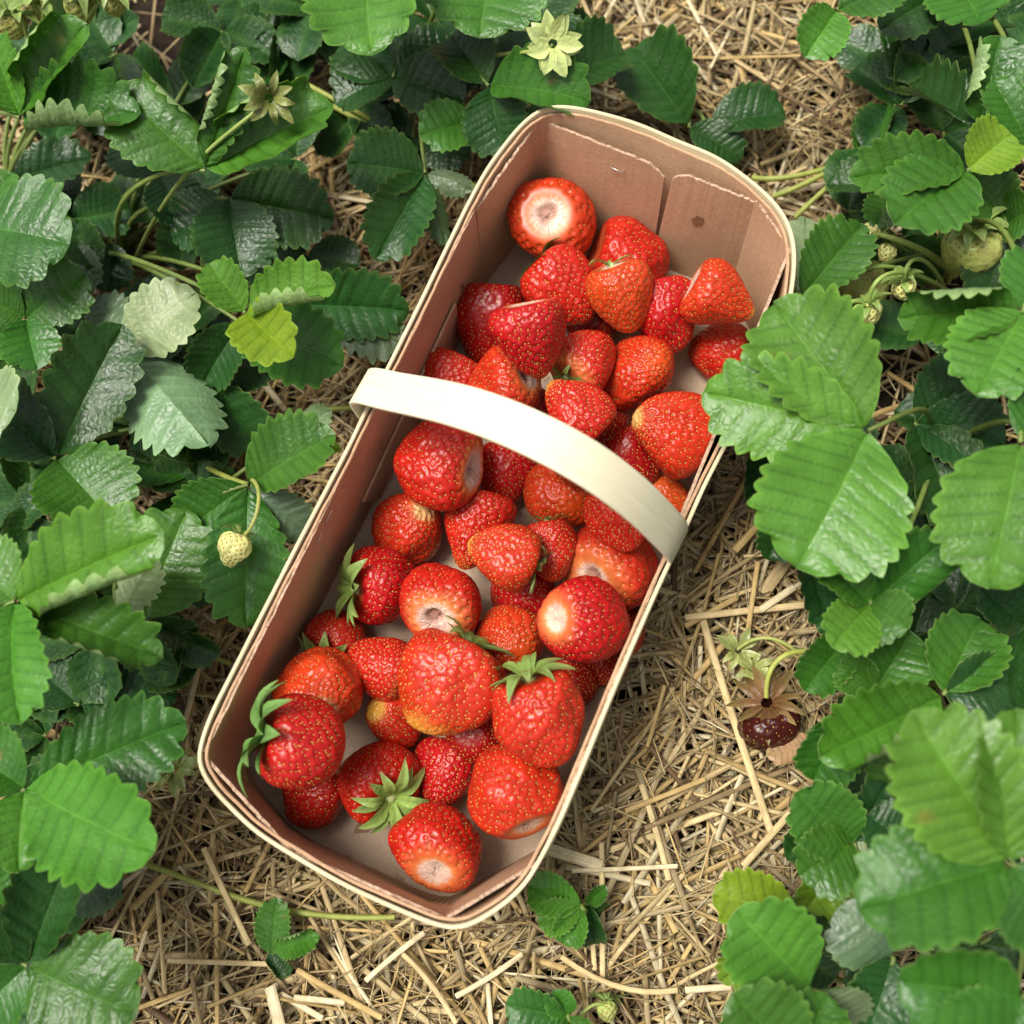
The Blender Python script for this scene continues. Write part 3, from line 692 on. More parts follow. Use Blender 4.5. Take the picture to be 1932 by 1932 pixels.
    for k_ in (0, 1):
        G = A[k_ * n:(k_ + 1) * n].reshape(nu, nv, 3); q = np.cross(np.gradient(G, axis=0), np.gradient(G, axis=1)).reshape(-1, 3)
        q /= np.linalg.norm(q, axis=1)[:, None] + 1e-12; nr_.append(q if k_ == 0 else -q)
    Vt = A; Vb = A - np.vstack(nr_) * .0004
    Qb = Q[:, ::-1] + 2 * n
    uv = np.tile(np.stack([U * nt, Vv], 1), (4, 1))
    return np.vstack([Vt, Vb]), np.vstack([Q, Qb]), np.vstack([ct, cb]), uv

PLANTS = {}
def plant(key, px, py, label):
    p = at(px, py, -.012); root = thing('strawberry_plant', label, 'plant', p, 'strawberry plants around the basket'); PLANTS[key] = root
    r = np.random.default_rng(len(PLANTS)); v, f = tube([[0, 0, -.02], [.002, 0, -.004], [0, .001, .012]], [.009, .011, .006], 10)
    obj('crown', mesh_np('crown', v, f, STEM, col=np.array([.16, .09, .04])), root)
    return root
plant('TL', 30, 380, 'strawberry plant with folded glossy leaves, beside a cluster of green calyxes')
plant('L2', 250, 505, 'strawberry plant with a thick bent stalk and a dried calyx above its leaves')
plant('L3', 130, 900, 'strawberry plant with dark glossy leaves and pale leaf undersides, left of the handle')
plant('L4', 330, 1050, 'strawberry plant bearing one small pale green berry on a hooked stalk beside the basket')
plant('L5', 60, 1290, 'strawberry plant with big light leaves, one edge rolled to its pale underside')
plant('BL', 25, 1690, 'strawberry plant with broad leaves hanging over open straw beside the basket end')
plant('TC', 800, 190, 'strawberry plant behind the far left basket corner with an empty star shaped calyx')
plant('TF', 1290, 260, 'small dark strawberry plant low on the straw behind the far basket end')
plant('TR', 1720, 60, 'strawberry plant with bright drooping leaf over the straw row behind the basket')
plant('R2', 1760, 500, 'strawberry plant with clusters of unripe greenish berries on thin arching stalks')
plant('R3', 1730, 880, 'strawberry plant whose wide toothed leaf reaches over the basket rim')
plant('R4', 1700, 1290, 'strawberry plant with a rotten dark berry lying at its edge on the straw')
plant('R5', 1900, 1680, 'tall strawberry plant with the largest glossy leaves')
plant('BR', 1600, 1830, 'strawberry plant with yellow green and pale mint leaves at the straw edge')
plant('S1', 1092, 1722, 'young strawberry plantlet with four bright leaflets growing beside the near basket corner')
plant('S2', 1075, 1950, 'young strawberry seedling with a small green bud in open straw')
LSEED = [100]
def petiole(root, P, c=None, r0=.0017, r1=.0012, side=None, name='leaf_stalk', z0=.0):
    a = np.array([0, 0, .006]); d = P - a
    k = np.array([0, 0, max(.02, P[2] * .9)]); rr = np.random.default_rng(LSEED[0])
    b = a + d * .2 + k * .75 + rr.normal(0, .006, 3) * [1, 1, .2]; e = P - d * .25 * np.array([1, 1, .0]) + np.array([0, 0, .004])
    v, f = tube(bez(a, b, e, P, 14), np.linspace(r0, r1, 14), 7)
    cc = np.array([.17, .24, .05]) * rr.uniform(.7, 1.1) if c is None else c
    return obj(name, mesh_np(name, v, f, STEM, col=cc), root)
def leaf(key, ap, za, lets, tone='m', hi=True):
    """one compound leaf: stalk to the join at ap (height za cm), leaflets (tip x, tip y, width, tip height cm[, tone, roll, droop, fold])"""
    root = PLANTS[key]; O = np.array(root.location); A = at(*ap, za / 100)
    LSEED[0] += 1; st = petiole(root, A - O)
    rr = np.random.default_rng(LSEED[0])
    for q in lets:
        q = list(q) + [None] * (8 - len(q)); tx, ty, wp, zt, tn, roll, droop, fold = q
        LSEED[0] += 1; tn = tn or tone
        T = at(tx, ty, zt / 100); x = T - A; off = x * .035
        Bp = A + off; x = T - Bp; L = np.linalg.norm(x); x = x / L; W = wp * depth((A + T) / 2) / FOC
        upv = np.array([0, 0, 1.0]) * .8 + unit(np.array([0, 0, HC]) - (A + T) / 2) * .35
        nz = unit(upv - upv.dot(x) * x); y = np.cross(nz, x)
        tilt = rr.uniform(-.22, .22); nz, y = nz * math.cos(tilt) + y * math.sin(tilt), y * math.cos(tilt) - nz * math.sin(tilt)
        if tn in 'pq': nz, y = -nz, -y
        V, Q, C, uv = leaflet_mesh(L, W * 1.05, LSEED[0] * 13, tn, fold=(fold if fold is not None else rr.uniform(.2, .58)) * (-.6 if tn in 'pq' else 1),
                                   droop=(droop if droop is not None else rr.uniform(.2, .7)) * (-1 if tn in 'pq' else 1), roll=roll or (0, 0), hi=hi)
        Vw = V[:, :1] * x + V[:, 1:2] * y + V[:, 2:] * nz + (Bp - O)
        obj('leaflet', mesh_np('leaflet', Vw, Q, LEAF, col=C, uv=uv), st)
    return st
R_ = 2.3     # strong upward roll
# roll = (left of the midrib looking to the tip from above, right)
leaf('TL', (38, 222), 13, [(160, 50, 135, 16, 'b', (1.9, 0), .2, .35), (258, 215, 145, 14, 'm', (0, 1.9), .4, .2), (-15, 70, 120, 15, 'b')])
leaf('TL', (20, 340), 6, [(170, 300, 95, 6, 'd'), (60, 400, 100, 5, 'd')], 'd')
leaf('TL', (-40, 430), 11, [(126, 460, 215, 11.5, 'm', None, .5, .1), (20, 330, 120, 11, 'm')])
leaf('TL', (48, 600), 8, [(160, 520, 120, 9, 'm'), (70, 695, 110, 8, 'm'), (-30, 560, 120, 9, 'm')])
leaf('L2', (388, 322), 12, [(228, 175, 165, 14, 'm', (0, 1.5), .35, .25), (622, 205, 165, 13, 'b', (1.7, 0), .3, .3), (462, 98, 105, 16, 'm', (2.3, 0), .1, .5)])
leaf('L2', (430, 375), 7, [(455, 520, 155, 6.5, 'd'), (625, 412, 145, 6.5, 'd'), (330, 450, 110, 6, 'd')], 'd')
leaf('L2', (210, 455), 4, [(205, 548, 88, 3.5, 'd')], 'd')
leaf('L2', (464, 590), 11, [(628, 540, 115, 12.5, 'b', (0, 1.9), .3, .3), (395, 500, 90, 12, 'b'), (552, 672, 130, 12, 'y', None, .5)], 'b')
leaf('L2', (455, 610), 7, [(640, 690, 150, 8, 'm'), (385, 720, 110, 6, 'd')], 'm')
leaf('L2', (555, 575), 5, [(765, 585, 135, 5, 'd'), (760, 650, 100, 5, 'q')], 'd')
leaf('L2', (300, 330), 7, [(230, 260, 110, 8, 'd'), (350, 420, 110, 6, 'd')], 'd')
leaf('L3', (238, 665), 7, [(365, 555, 130, 8, 'p'), (390, 835, 150, 8, 'p', None, .5, .1), (190, 560, 90, 7, 'q')], 'p')
leaf('L3', (106, 865), 8, [(228, 620, 150, 9, 'd', None, .3), (-20, 740, 165, 9, 'd'), (215, 985, 190, 8, 'm')], 'd')
leaf('L3', (-45, 760), 11, [(28, 775, 150, 12, 'p')], 'p')
leaf('L3', (366, 890), 4, [(246, 868, 112, 4, 'm')], 'm')
leaf('L3', (400, 728), 5, [(492, 842, 125, 4, 'd'), (505, 690, 90, 4.5, 'd'), (330, 780, 90, 4, 'd')], 'd')
leaf('L4', (468, 915), 8, [(628, 822, 150, 9, 'm', None, .3, .35), (352, 1000, 125, 7, 'm'), (463, 1176, 145, 7, 'm', None, .4, .12), (592, 1010, 80, 6, 'q')], 'm')
leaf('L4', (555, 825), 5, [(622, 775, 60, 6, 'p'), (640, 850, 60, 6, 'y')], 'p')
leaf('L4', (270, 1170), 7, [(350, 968, 180, 8, 'm', None, .3, .15), (300, 1260, 110, 5, 'd'), (360, 1210, 90, 5, 'd')], 'm')
leaf('L4', (225, 1170), 9, [(290, 1055, 72, 10, 'p')], 'p')
leaf('L5', (28, 1135), 14, [(300, 1010, 195, 16, 'b', (0, 1.7), .3, .35), (38, 1358, 165, 15, 'b'), (298, 1238, 125, 13, 'm', (0, 1.3), .4, .3), (-60, 1050, 150, 14, 'b')], 'b')
leaf('L5', (150, 1330), 5, [(80, 1270, 110, 5, 'd'), (230, 1290, 100, 4, 'd'), (330, 1310, 110, 4, 'd')], 'd')
leaf('BL', (48, 1488), 12, [(285, 1605, 195, 14, 'b', None, .35, .12), (340, 1365, 165, 10, 'm', None, .3, .15), (35, 1640, 125, 13, 'b'), (-50, 1420, 150, 12, 'm')], 'b')
leaf('BL', (52, 1822), 10, [(142, 1590, 145, 10, 'd'), (252, 1910, 205, 10, 'm', None, .4, .12), (-30, 1900, 130, 10, 'm'), (0, 1700, 110, 9, 'd')], 'd')
leaf('BL', (20, 1600), 9, [(50, 1690, 110, 9, 'm'), (160, 1660, 100, 8, 'd')], 'd')
leaf('TC', (690, -70), 12, [(700, 98, 215, 13, 'b', None, .6, .15), (590, -40, 140, 12, 'm')], 'b')
leaf('TC', (935, -80), 10, [(905, 66, 225, 11, 'm', None, .5, .12)], 'm')
leaf('TC', (742, 146), 6, [(638, 195, 120, 6, 'd'), (862, 82, 105, 6, 'd'), (872, 190, 130, 6.5, 'd'), (648, 85, 125, 6, 'd')], 'd')
leaf('TC', (922, 162), 8, [(1108, 190, 140, 9, 'm', None, .5), (955, 290, 125, 7, 'd'), (852, 70, 125, 8, 'd')], 'd')
leaf('TC', (1050, 155), 5, [(1175, 105, 145, 5, 'd')], 'd')
leaf('TC', (802, 327), 6, [(660, 308, 130, 7, 'd', None, .4), (712, 486, 118, 6, 'd', None, .4), (890, 358, 42, 6, 'q'), (838, 458, 34, 5, 'q')], 'd')
leaf('TC', (900, 230), 6, [(795, 255, 100, 7, 'm')], 'm')
leaf('TF', (1300, 240), 2.5, [(1195, 95, 160, 3, 'd'), (1395, 300, 80, 2, 'd')], 'd')
leaf('TF', (1335, 240), 2, [(1478, 215, 115, 2.5, 'd')], 'd')
leaf('TR', (1578, 20), 10, [(1520, 106, 100, 10, 'b', None, .6), (1710, -30, 110, 11, 'm')], 'b')
leaf('TR', (1800, -20), 7, [(1665, 55, 120, 7, 'd'), (1850, 45, 160, 9, 'm')], 'm')
leaf('TR', (1848, 238), 10, [(1885, 75, 150, 12, 'm', (2.0, 0), .2, .4), (1712, 168, 110, 6, 'd')], 'm')
leaf('TR', (1945, 280), 11, [(1875, 155, 120, 12, 'm')], 'm')
leaf('TR', (1622, 312), 3, [(1672, 202, 85, 4, 'm')], 'm')
leaf('R2', (1825, 322), 11, [(1608, 335, 130, 11, 'm', None, .4), (1690, 420, 170, 12, 'm', None, .4, .2), (1905, 255, 120, 12, 'y')], 'm')
leaf('R2', (1690, 350), 7, [(1652, 428, 75, 7, 'm'), (1565, 350, 100, 6, 'd')], 'd')
leaf('R2', (1512, 562), 7, [(1622, 428, 130, 8, 'm', None, .3), (1518, 412, 60, 6, 'p')], 'm')
leaf('R2', (1930, 590), 14, [(1845, 742, 185, 15, 'b', None, .4, .15), (1702, 600, 150, 13, 'm', (0, 1.5), .4), (1960, 480, 130, 14, 'm')], 'b')
leaf('R2', (1900, 420), 8, [(1830, 330, 110, 9, 'm'), (1950, 400, 100, 10, 'm'), (1860, 560, 120, 6, 'd')], 'm')
leaf('R3', (1638, 812), 13.5, [(1336, 742, 182, 12.8, 'b', (0, 0), .35, .14), (1466, 580, 205, 13.5, 'b', (0, 0), .4, .12), (1508, 1062, 270, 13.5, 'b', None, .5, .1)], 'b')
leaf('R3', (1925, 835), 15, [(1868, 1100, 235, 15, 'b', (1.5, 0), .6, .15), (1990, 720, 150, 14, 'm')], 'b')
leaf('R3', (1725, 800), 7, [(1800, 985, 170, 7, 'd'), (1850, 720, 160, 8, 'd'), (1890, 840, 150, 8, 'd')], 'd')
leaf('R3', (1430, 850), 2, [(1442, 968, 100, 2, 'd')], 'd')
leaf('R3', (1500, 955), 4, [(1448, 1052, 85, 3.5, 'd'), (1560, 1190, 85, 5, 'd')], 'd')
leaf('R3', (1640, 1140), 11, [(1785, 1015, 125, 12, 'm', (0, 1.3), .3, .3), (1540, 1050, 110, 12, 'b'), (1572, 1218, 110, 12, 'b', None, .4), (1712, 1185, 110, 12, 'm')], 'b')
leaf('R4', (1605, 1195), 7, [(1520, 1300, 110, 7, 'm'), (1700, 1290, 120, 7, 'd')], 'm')
leaf('R4', (1650, 1300), 8, [(1715, 1195, 140, 8, 'm'), (1590, 1250, 90, 8, 'm')], 'm')
leaf('R4', (1780, 1310), 9, [(1845, 1172, 145, 9, 'm'), (1552, 1425, 155, 11, 'b', (1.5, 0), .3, .3), (1900, 1290, 140, 9, 'd')], 'm')
leaf('R4', (1600, 1330), 9, [(1535, 1465, 125, 8, 'm'), (1690, 1380, 100, 8, 'm')], 'm')
leaf('R4', (1725, 1390), 7, [(1655, 1500, 95, 7, 'm'), (1800, 1460, 120, 7, 'd')], 'm')
leaf('R4', (1935, 1180), 7, [(1850, 1110, 120, 8, 'd'), (1870, 1330, 150, 7, 'd')], 'd')
leaf('R5', (1905, 1628), 17, [(1725, 1352, 235, 18.5, 'b', None, .4, .12), (1626, 1712, 215, 17, 'm', None, .5, .25), (1915, 1350, 190, 18, 'b'), (2010, 1760, 200, 17, 'm')], 'b')
leaf('R5', (1930, 1880), 16, [(1700, 1850, 200, 16.5, 'm', None, .4), (1800, 1990, 180, 16, 'm')], 'm')
leaf('R5', (1720, 1600), 9, [(1640, 1540, 110, 9, 'd'), (1760, 1760, 130, 9, 'd')], 'd')
leaf('BR', (1612, 1590), 8, [(1502, 1500, 150, 9, 'm', None, .4), (1510, 1650, 130, 9, 'm'), (1520, 1715, 120, 7, 'y'), (1695, 1602, 70, 8, 'p'), (1668, 1480, 80, 8, 'd')], 'm')
leaf('BR', (1512, 1725), 5, [(1350, 1690, 108, 5, 'y', None, .4, .1), (1365, 1845, 80, 4, 'y')], 'y')
leaf('BR', (1530, 1868), 10, [(1392, 1722, 180, 11, 'b', None, .3, .1), (1620, 1940, 120, 9, 'q'), (1430, 1990, 150, 10, 'm')], 'b')
leaf('BR', (1505, 2000), 11, [(1385, 1878, 190, 12, 'm', None, .3), (1560, 1880, 120, 11, 'm')], 'm')
leaf('BR', (1685, 1805), 9, [(1585, 1715, 140, 9, 'q'), (1640, 1940, 130, 9, 'd'), (1560, 1770, 80, 7, 'd')], 'd')
leaf('S1', (1098, 1708), 3, [(1000, 1672, 85, 3, 'b'), (1018, 1742, 70, 3, 'b'), (1062, 1778, 72, 3, 'b')], 'b')
leaf('S1', (1108, 1705), 2, [(1142, 1672, 34, 3, 'm'), (1135, 1722, 52, 1.5, 'd'), (1122, 1778, 60, 1, 'd')], 'd')
leaf('S2', (1072, 1915), 2.5, [(958, 1895, 85, 3, 'm'), (1100, 1990, 80, 3, 'm'), (1045, 1870, 60, 3, 'm')], 'm')

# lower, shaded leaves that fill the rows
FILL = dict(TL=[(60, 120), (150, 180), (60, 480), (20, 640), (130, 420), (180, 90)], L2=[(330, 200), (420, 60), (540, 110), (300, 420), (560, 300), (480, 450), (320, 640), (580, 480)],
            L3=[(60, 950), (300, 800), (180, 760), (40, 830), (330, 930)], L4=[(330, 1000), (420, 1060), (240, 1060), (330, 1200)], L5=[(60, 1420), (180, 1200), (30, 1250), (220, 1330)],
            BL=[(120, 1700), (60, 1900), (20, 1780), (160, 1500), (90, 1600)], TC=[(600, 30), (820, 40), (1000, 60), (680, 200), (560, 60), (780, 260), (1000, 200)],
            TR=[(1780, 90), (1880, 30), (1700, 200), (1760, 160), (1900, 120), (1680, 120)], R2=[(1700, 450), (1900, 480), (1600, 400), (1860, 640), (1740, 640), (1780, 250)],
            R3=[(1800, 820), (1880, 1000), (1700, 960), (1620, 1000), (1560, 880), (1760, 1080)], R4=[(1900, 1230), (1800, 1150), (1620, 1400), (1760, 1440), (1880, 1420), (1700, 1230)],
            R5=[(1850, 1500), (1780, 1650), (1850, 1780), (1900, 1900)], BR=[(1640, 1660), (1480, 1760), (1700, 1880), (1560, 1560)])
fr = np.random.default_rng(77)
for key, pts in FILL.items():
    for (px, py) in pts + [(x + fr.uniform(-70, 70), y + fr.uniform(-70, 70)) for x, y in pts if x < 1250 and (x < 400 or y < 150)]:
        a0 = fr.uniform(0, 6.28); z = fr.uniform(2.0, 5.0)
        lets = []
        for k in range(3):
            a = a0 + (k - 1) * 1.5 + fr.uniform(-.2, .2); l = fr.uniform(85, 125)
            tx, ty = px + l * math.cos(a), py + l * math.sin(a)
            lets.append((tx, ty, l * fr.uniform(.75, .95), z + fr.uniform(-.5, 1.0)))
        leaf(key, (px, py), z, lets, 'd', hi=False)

# ------------------------------------------------------------------ stalks, unripe fruit, calyxes on the plants
def stalk(key, pts, r0=.0014, r1=.001, col=(.2, .26, .05), name='fruit_stalk'):
    root = PLANTS[key]; O = np.array(root.location); P = np.array([at(x, y, z / 100) for x, y, z in pts]) - O
    if len(P) == 4: C = bez(*P, 16)
    else:
        s = np.linspace(0, 1, len(P)); C = np.stack([np.interp(np.linspace(0, 1, 18), s, P[:, k]) for k in range(3)], 1)
        for _ in range(3): C[1:-1] = .5 * C[1:-1] + .25 * (C[:-2] + C[2:])
    v, f = tube(C, np.linspace(r0, r1, len(C)), 7)
    return obj(name, mesh_np(name, v, f, STEM, col=np.array(col)), root)
def fruit(st, key, px, py, z, Wp, Lp, ang, tilt, col, seed, cal=(9, .012), calc=(GC1, GC2), ns=120, tipc=None, name='unripe_berry'):
    O = np.array(PLANTS[key].location); c = at(px, py, z / 100); s = depth(c) / FOC; exw, eyw, ezw = screen_axes(c); a, ti = rad(ang), rad(tilt)
    ax = math.cos(ti) * (math.cos(a) * exw + math.sin(a) * eyw) + math.sin(ti) * ezw
    p = dict(dense=1.0, W=Wp * s, L=Lp * s, tp=.2, seed=seed, col=np.array(col), ns=ns, pmin=.45, pit=.17, shw=0, sz=1.0, sred=0)
    V, Q, C, SV, SF, sc = berry_mesh(p, (56, 40)); e1 = unit(np.cross(ax, [.2, .1, 1.0])); Rm = np.stack([ax, e1, np.cross(ax, e1)])
    o = obj(name, mesh_np(name, np.vstack([V @ Rm]) + (c - O), Q, FLESH, col=C), st)
    # achenes joined to the fruit's own stalk group
    so = obj('seeds', mesh_np('seeds', SV @ Rm + (c - O), SF, SEED, col=sc * np.array([.75, .7, .6])), st, kind='stuff')
    if cal: sep_ring(st, c - O - ax * p['L'] * .42, -ax, cal[1], cal[0], seed + 3, calc)
    return o
def sep_ring(st, off, axis_out, R, n, seed, c, spread=.35, width=.42):
    r = np.random.default_rng(seed); a = unit(axis_out); e1 = unit(np.cross(a, [.31, .77, .2])); e2 = np.cross(a, e1)
    for i in range(n):
        t = 2 * math.pi * (i + r.uniform(-.2, .2)) / n; L = R * r.uniform(.8, 1.1)
        V, Q, cc = sepal_mesh(L, L * width * r.uniform(.85, 1.2), int(r.integers(1e6)), *c, lift=spread * r.uniform(.3, 1.2))
        rr = e1 * math.cos(t) + e2 * math.sin(t); tt = np.cross(a, rr)
        obj('sepal', mesh_np('sepal', V[:, :1] * rr + V[:, 1:2] * tt + V[:, 2:] * a + rr * R * .16 + a * .0007 * (i % 3) + off, Q, LEAF, col=cc), st)
UG = (.74, .76, .28); UG2 = (.44, .50, .13)
# hooked stalk with the small pale berry
s = stalk('L4', [(475, 905, 8), (500, 915, 11), (488, 985, 11), (463, 1008, 10)], .0012, .001, (.36, .38, .1))
fruit(s, 'L4', 440, 1036, 9.5, 60, 68, 108, 10, UG, 901, (7, .009), ns=110)
# clusters right of the basket
s = stalk('R2', [(1800, 520, 2), (1760, 470, 7), (1690, 450, 8), (1650, 440, 7)], .0024, .0014, (.28, .36, .08))
fruit(s, 'R2', 1640, 437, 6.5, 40, 40, 170, 10, UG, 911, (8, .011), ns=50)
fruit(s, 'R2', 1672, 478, 6, 34, 36, 120, 20, UG, 912, (8, .010), ns=50)
s = stalk('R2', [(1790, 530, 2), (1820, 400, 9), (1790, 400, 10), (1830, 430, 8.5)], .0017, .0012, (.27, .35, .08))
fruit(s, 'R2', 1834, 468, 6.5, 112, 108, 85, -42, UG2, 913, (11, .017), ns=230)
s = stalk('R2', [(1780, 540, 3), (1740, 455, 9), (1705, 490, 9), (1706, 530, 7.5)], .0014, .0011, (.26, .38, .09))
fruit(s, 'R2', 1706, 546, 7, 46, 44, 80, -30, UG, 914, (9, .011), ns=60)
s = stalk('R2', [(1790, 550, 3), (1690, 480, 10), (1640, 520, 10), (1640, 572, 8)], .0014, .0011, (.28, .4, .09))
fruit(s, 'R2', 1640, 592, 7, 48, 46, 80, -30, UG, 915, (9, .012), ns=60)
s = stalk('R2', [(1790, 560, 2), (1690, 470, 8), (1620, 500, 8), (1568, 545, 6)], .0014, .001, (.28, .4, .09))
fruit(s, 'R2', 1556, 558, 5.5, 30, 32, 130, 0, UG, 916, (7, .009), ns=30)
fruit(s, 'R2', 1630, 542, 4, 90, 100, 60, 0, UG2, 917, (9, .017), ns=210)
s = stalk('R2', [(1850, 540, 2), (1920, 520, 6), (1915, 505, 6), (1895, 500, 5)], .0012, .001, (.24, .34, .08))
fruit(s, 'R2', 1888, 497, 5, 26, 30, 190, 0, UG, 918, (6, .008), ns=30)
# calyx cluster in the far left corner
for i, (x, y, w) in enumerate([(24, 48, 52), (78, 22, 40), (150, 18, 60), (214, 8, 46)]):
    s = stalk('TL', [(60, 250, 1), (80, 120, 10), (x + 10, y - 60, 13), (x, y - 20, 12)], .0015, .0011, (.26, .34, .08))
    fruit(s, 'TL', x, y, 11, w, w, 90, -25, UG2, 930 + i, (10, .019), ns=80)
# dried calyx above the leaf, empty star calyx, shaded red berry
s = stalk('L2', [(250, 500, 1), (330, 300, 12), (430, 260, 15), (505, 190, 15)], .0013, .001, (.3, .38, .1))
sep_ring(s, at(508, 186, .152) - np.array(PLANTS['L2'].location), unit(np.array([0, 0, HC]) - at(508, 186, .15)), .0135, 9, 941, (np.array([.20, .22, .06]), np.array([.34, .40, .13])), spread=.7)
s = stalk('TC', [(800, 200, 1), (900, 60, 8), (1000, 120, 11), (1043, 84, 11)], .0013, .0011, (.3, .38, .1))
cst = at(1043, 82, .112); sep_ring(s, cst - np.array(PLANTS['TC'].location), unit(np.array([0, -.15, HC]) - cst), .0155, 14, 942, (np.array([.58, .66, .26]), np.array([.52, .64, .27])), spread=.12, width=.58)
# rotten berry with a wide tan calyx at the straw edge
s = stalk('R4', [(1640, 1280, 1), (1500, 1180, 6), (1440, 1240, 5), (1446, 1315, 3.5)], .0016, .0014, (.42, .46, .1))
fruit(s, 'R4', 1452, 1372, .6, 118, 104, 80, -35, (.055, .008, .006), 951, None, ns=150, name='rotten_berry')
ro = at(1446, 1325, .028); sep_ring(s, ro - np.array(PLANTS['R4'].location), unit(np.array([-.02, -.35, .75])), .020, 13, 952, (np.array([.24, .10, .04]), np.array([.30, .30, .10])), spread=-.3, width=.3)
s = stalk('R4', [(1560, 1300, 1), (1480, 1170, 4), (1420, 1200, 3), (1392, 1225, 2)], .0013, .001, (.38, .42, .12))
for i, (x, y) in enumerate([(1392, 1228), (1418, 1262)]):
    sep_ring(s, at(x, y, .018) - np.array(PLANTS['R4'].location), np.array([.1, .1, 1]), .012, 8, 960 + i, (np.array([.34, .38, .12]), np.array([.44, .46, .2])))
# fuzzy calyx near the near left corner, unripe berry under the leaf
s = stalk('BL', [(60, 1690, 1), (200, 1560, 4), (290, 1480, 3), (318, 1462, 3)], .0013, .001, (.36, .36, .14))
sep_ring(s, at(330, 1452, .026) - np.array(PLANTS['BL'].location), np.array([.2, .2, 1]), .014, 10, 971, (np.array([.2, .26, .07]), np.array([.3, .36, .12])))
fruit(s, 'BL', 260, 1438, 3, 56, 54, 100, 0, (.5, .42, .16), 972, None, ns=70)
s = stalk('S2', [(1075, 1950, 0), (1100, 1900, 2), (1120, 1890, 2), (1140, 1895, 1.5)], .001, .0009, (.3, .38, .1))
fruit(s, 'S2', 1145, 1908, 1.2, 38, 40, 90, 0, (.4, .48, .14), 973, (8, .011), ns=40)
for i, (x, y, k, w) in enumerate([(1722, 1132, 'R4', 52)]):   # ripe ones left in the shade
    s = stalk(k, [(x + 60, y - 10, 1), (x + 40, y - 20, 3), (x + 20, y - 25, 3), (x, y - w * .4, 2)], .0012, .001, (.2, .26, .06))
    fruit(s, k, x, y, .6, w, w * 1.1, 90, 0, (.20, .008, .008), 980 + i, (8, .012), ns=90, name='ripe_berry')
# runners
for k, pts in [('TC', [(560, 150, 4), (640, 190, 4), (700, 228, 3), (760, 258, 2)]), ('TC', [(575, 175, 4), (640, 205, 4), (690, 235, 3), (745, 262, 2)]),
               ('TC', [(830, 330, 3), (860, 335, 3), (890, 345, 3), (905, 355, 3)]), ('R2', [(1420, 335, 1), (1480, 345, 2), (1560, 320, 2), (1640, 290, 2)]),
               ('R2', [(1460, 370, 1), (1520, 350, 2), (1570, 320, 2), (1600, 300, 2)]), ('R2', [(1500, 410, 1), (1540, 370, 2), (1590, 330, 2), (1620, 300, 2)]),
               ('L4', [(330, 1190, 2), (370, 1225, 1.5), (400, 1240, 1), (436, 1252, .8)]), ('BL', [(200, 1600, 1), (300, 1640, .9), (360, 1660, .8), (415, 1682, .7)]),
               ('BL', [(415, 1682, .7), (520, 1720, .6), (620, 1736, .8), (745, 1730, .6)]), ('L4', [(240, 760, 2), (330, 850, 3), (400, 895, 4), (470, 915, 7)]),
               ('L4', [(250, 830, 1), (340, 870, 2), (400, 930, 3), (440, 950, 4)]), ('L2', [(560, 800, 1), (600, 770, 1), (640, 768, 1), (690, 770, .8)]),
               ('L3', [(0, 690, 2), (50, 685, 3), (80, 684, 3), (120, 684, 3)])]:
    stalk(k, pts, .0019, .0016, (.30, .34, .07), 'runner')

# ------------------------------------------------------------------ straw mulch
FOOT = np.array([*(FLOORP[0:0])]) if False else None
EXP = np.array([p + unit2 * .012 for p, unit2 in zip(OUT, -INW)])
def in_poly_np(P, poly):
    x, y = P[:, 0], P[:, 1]; c = np.zeros(len(P), bool); n = len(poly); j = n - 1
    for i in range(n):
        xi, yi = poly[i]; xj, yj = poly[j]
        c ^= ((yi > y) != (yj > y)) & (x < (xj - xi) * (y - yi) / (yj - yi + 1e-12) + xi); j = i
    return c
FB2 = np.vstack([FBo[::6]]); 
SCOL = np.array([(.63, .51, .28), (.56, .41, .18), (.50, .39, .21), (.70, .62, .42), (.34, .25, .13), (.42, .34, .20), (.17, .11, .06)])
def straw_mesh(C, ang, L, w, z, tl, bend, flat, cols, name, roll=None, sides=6, rings=4):
    n = len(C); t = np.linspace(-.5, .5, rings); D = np.stack([np.cos(ang) * np.cos(tl), np.sin(ang) * np.cos(tl), np.sin(tl)], 1)
    S_ = np.stack([-np.sin(ang), np.cos(ang), 0 * ang], 1); U_ = np.cross(D, S_)
    if roll is None: roll = rng.uniform(-.5, .5, n)
    a = S_ * np.cos(roll)[:, None] + U_ * np.sin(roll)[:, None]; b = np.cross(D, a)
    P = np.c_[C, z][:, None] + D[:, None] * (t[None] * L[:, None])[..., None] + S_[:, None] * (bend[:, None] * (t ** 2)[None] * L[:, None])[..., None] - np.array([0, 0, 1.])[None, None] * (np.abs(bend)[:, None] * .15 * (t ** 2)[None] * L[:, None])[..., None]
    th = np.linspace(0, 2 * np.pi, sides, endpoint=False)
    wr = w[:, None] * (1 - .25 * (2 * t[None]) ** 2 * rng.uniform(-.4, 1, (n, 1)))
    V = P[:, :, None] + wr[:, :, None, None] * .5 * (np.cos(th)[None, None, :, None] * a[:, None, None] + np.sin(th)[None, None, :, None] * b[:, None, None] * flat[:, None, None, None])
    k = rings * sides; Q = (grid_quads(rings, sides, 0, True)[None, :, ::-1] + k * np.arange(n)[:, None, None]).reshape(-1, 4)
    uv = np.zeros((n, rings, sides, 2)); uv[..., 0] = t[None, :, None] * L[:, None, None] * 20 + rng.uniform(0, 50, (n, 1, 1)); uv[..., 1] = (np.arange(sides) * .9)[None, None] + rng.uniform(0, 50, (n, 1, 1))
    return mesh_np(name, V.reshape(-1, 3), Q, STRAW, col=np.repeat(cols, k, 0), uv=uv.reshape(-1, 2))
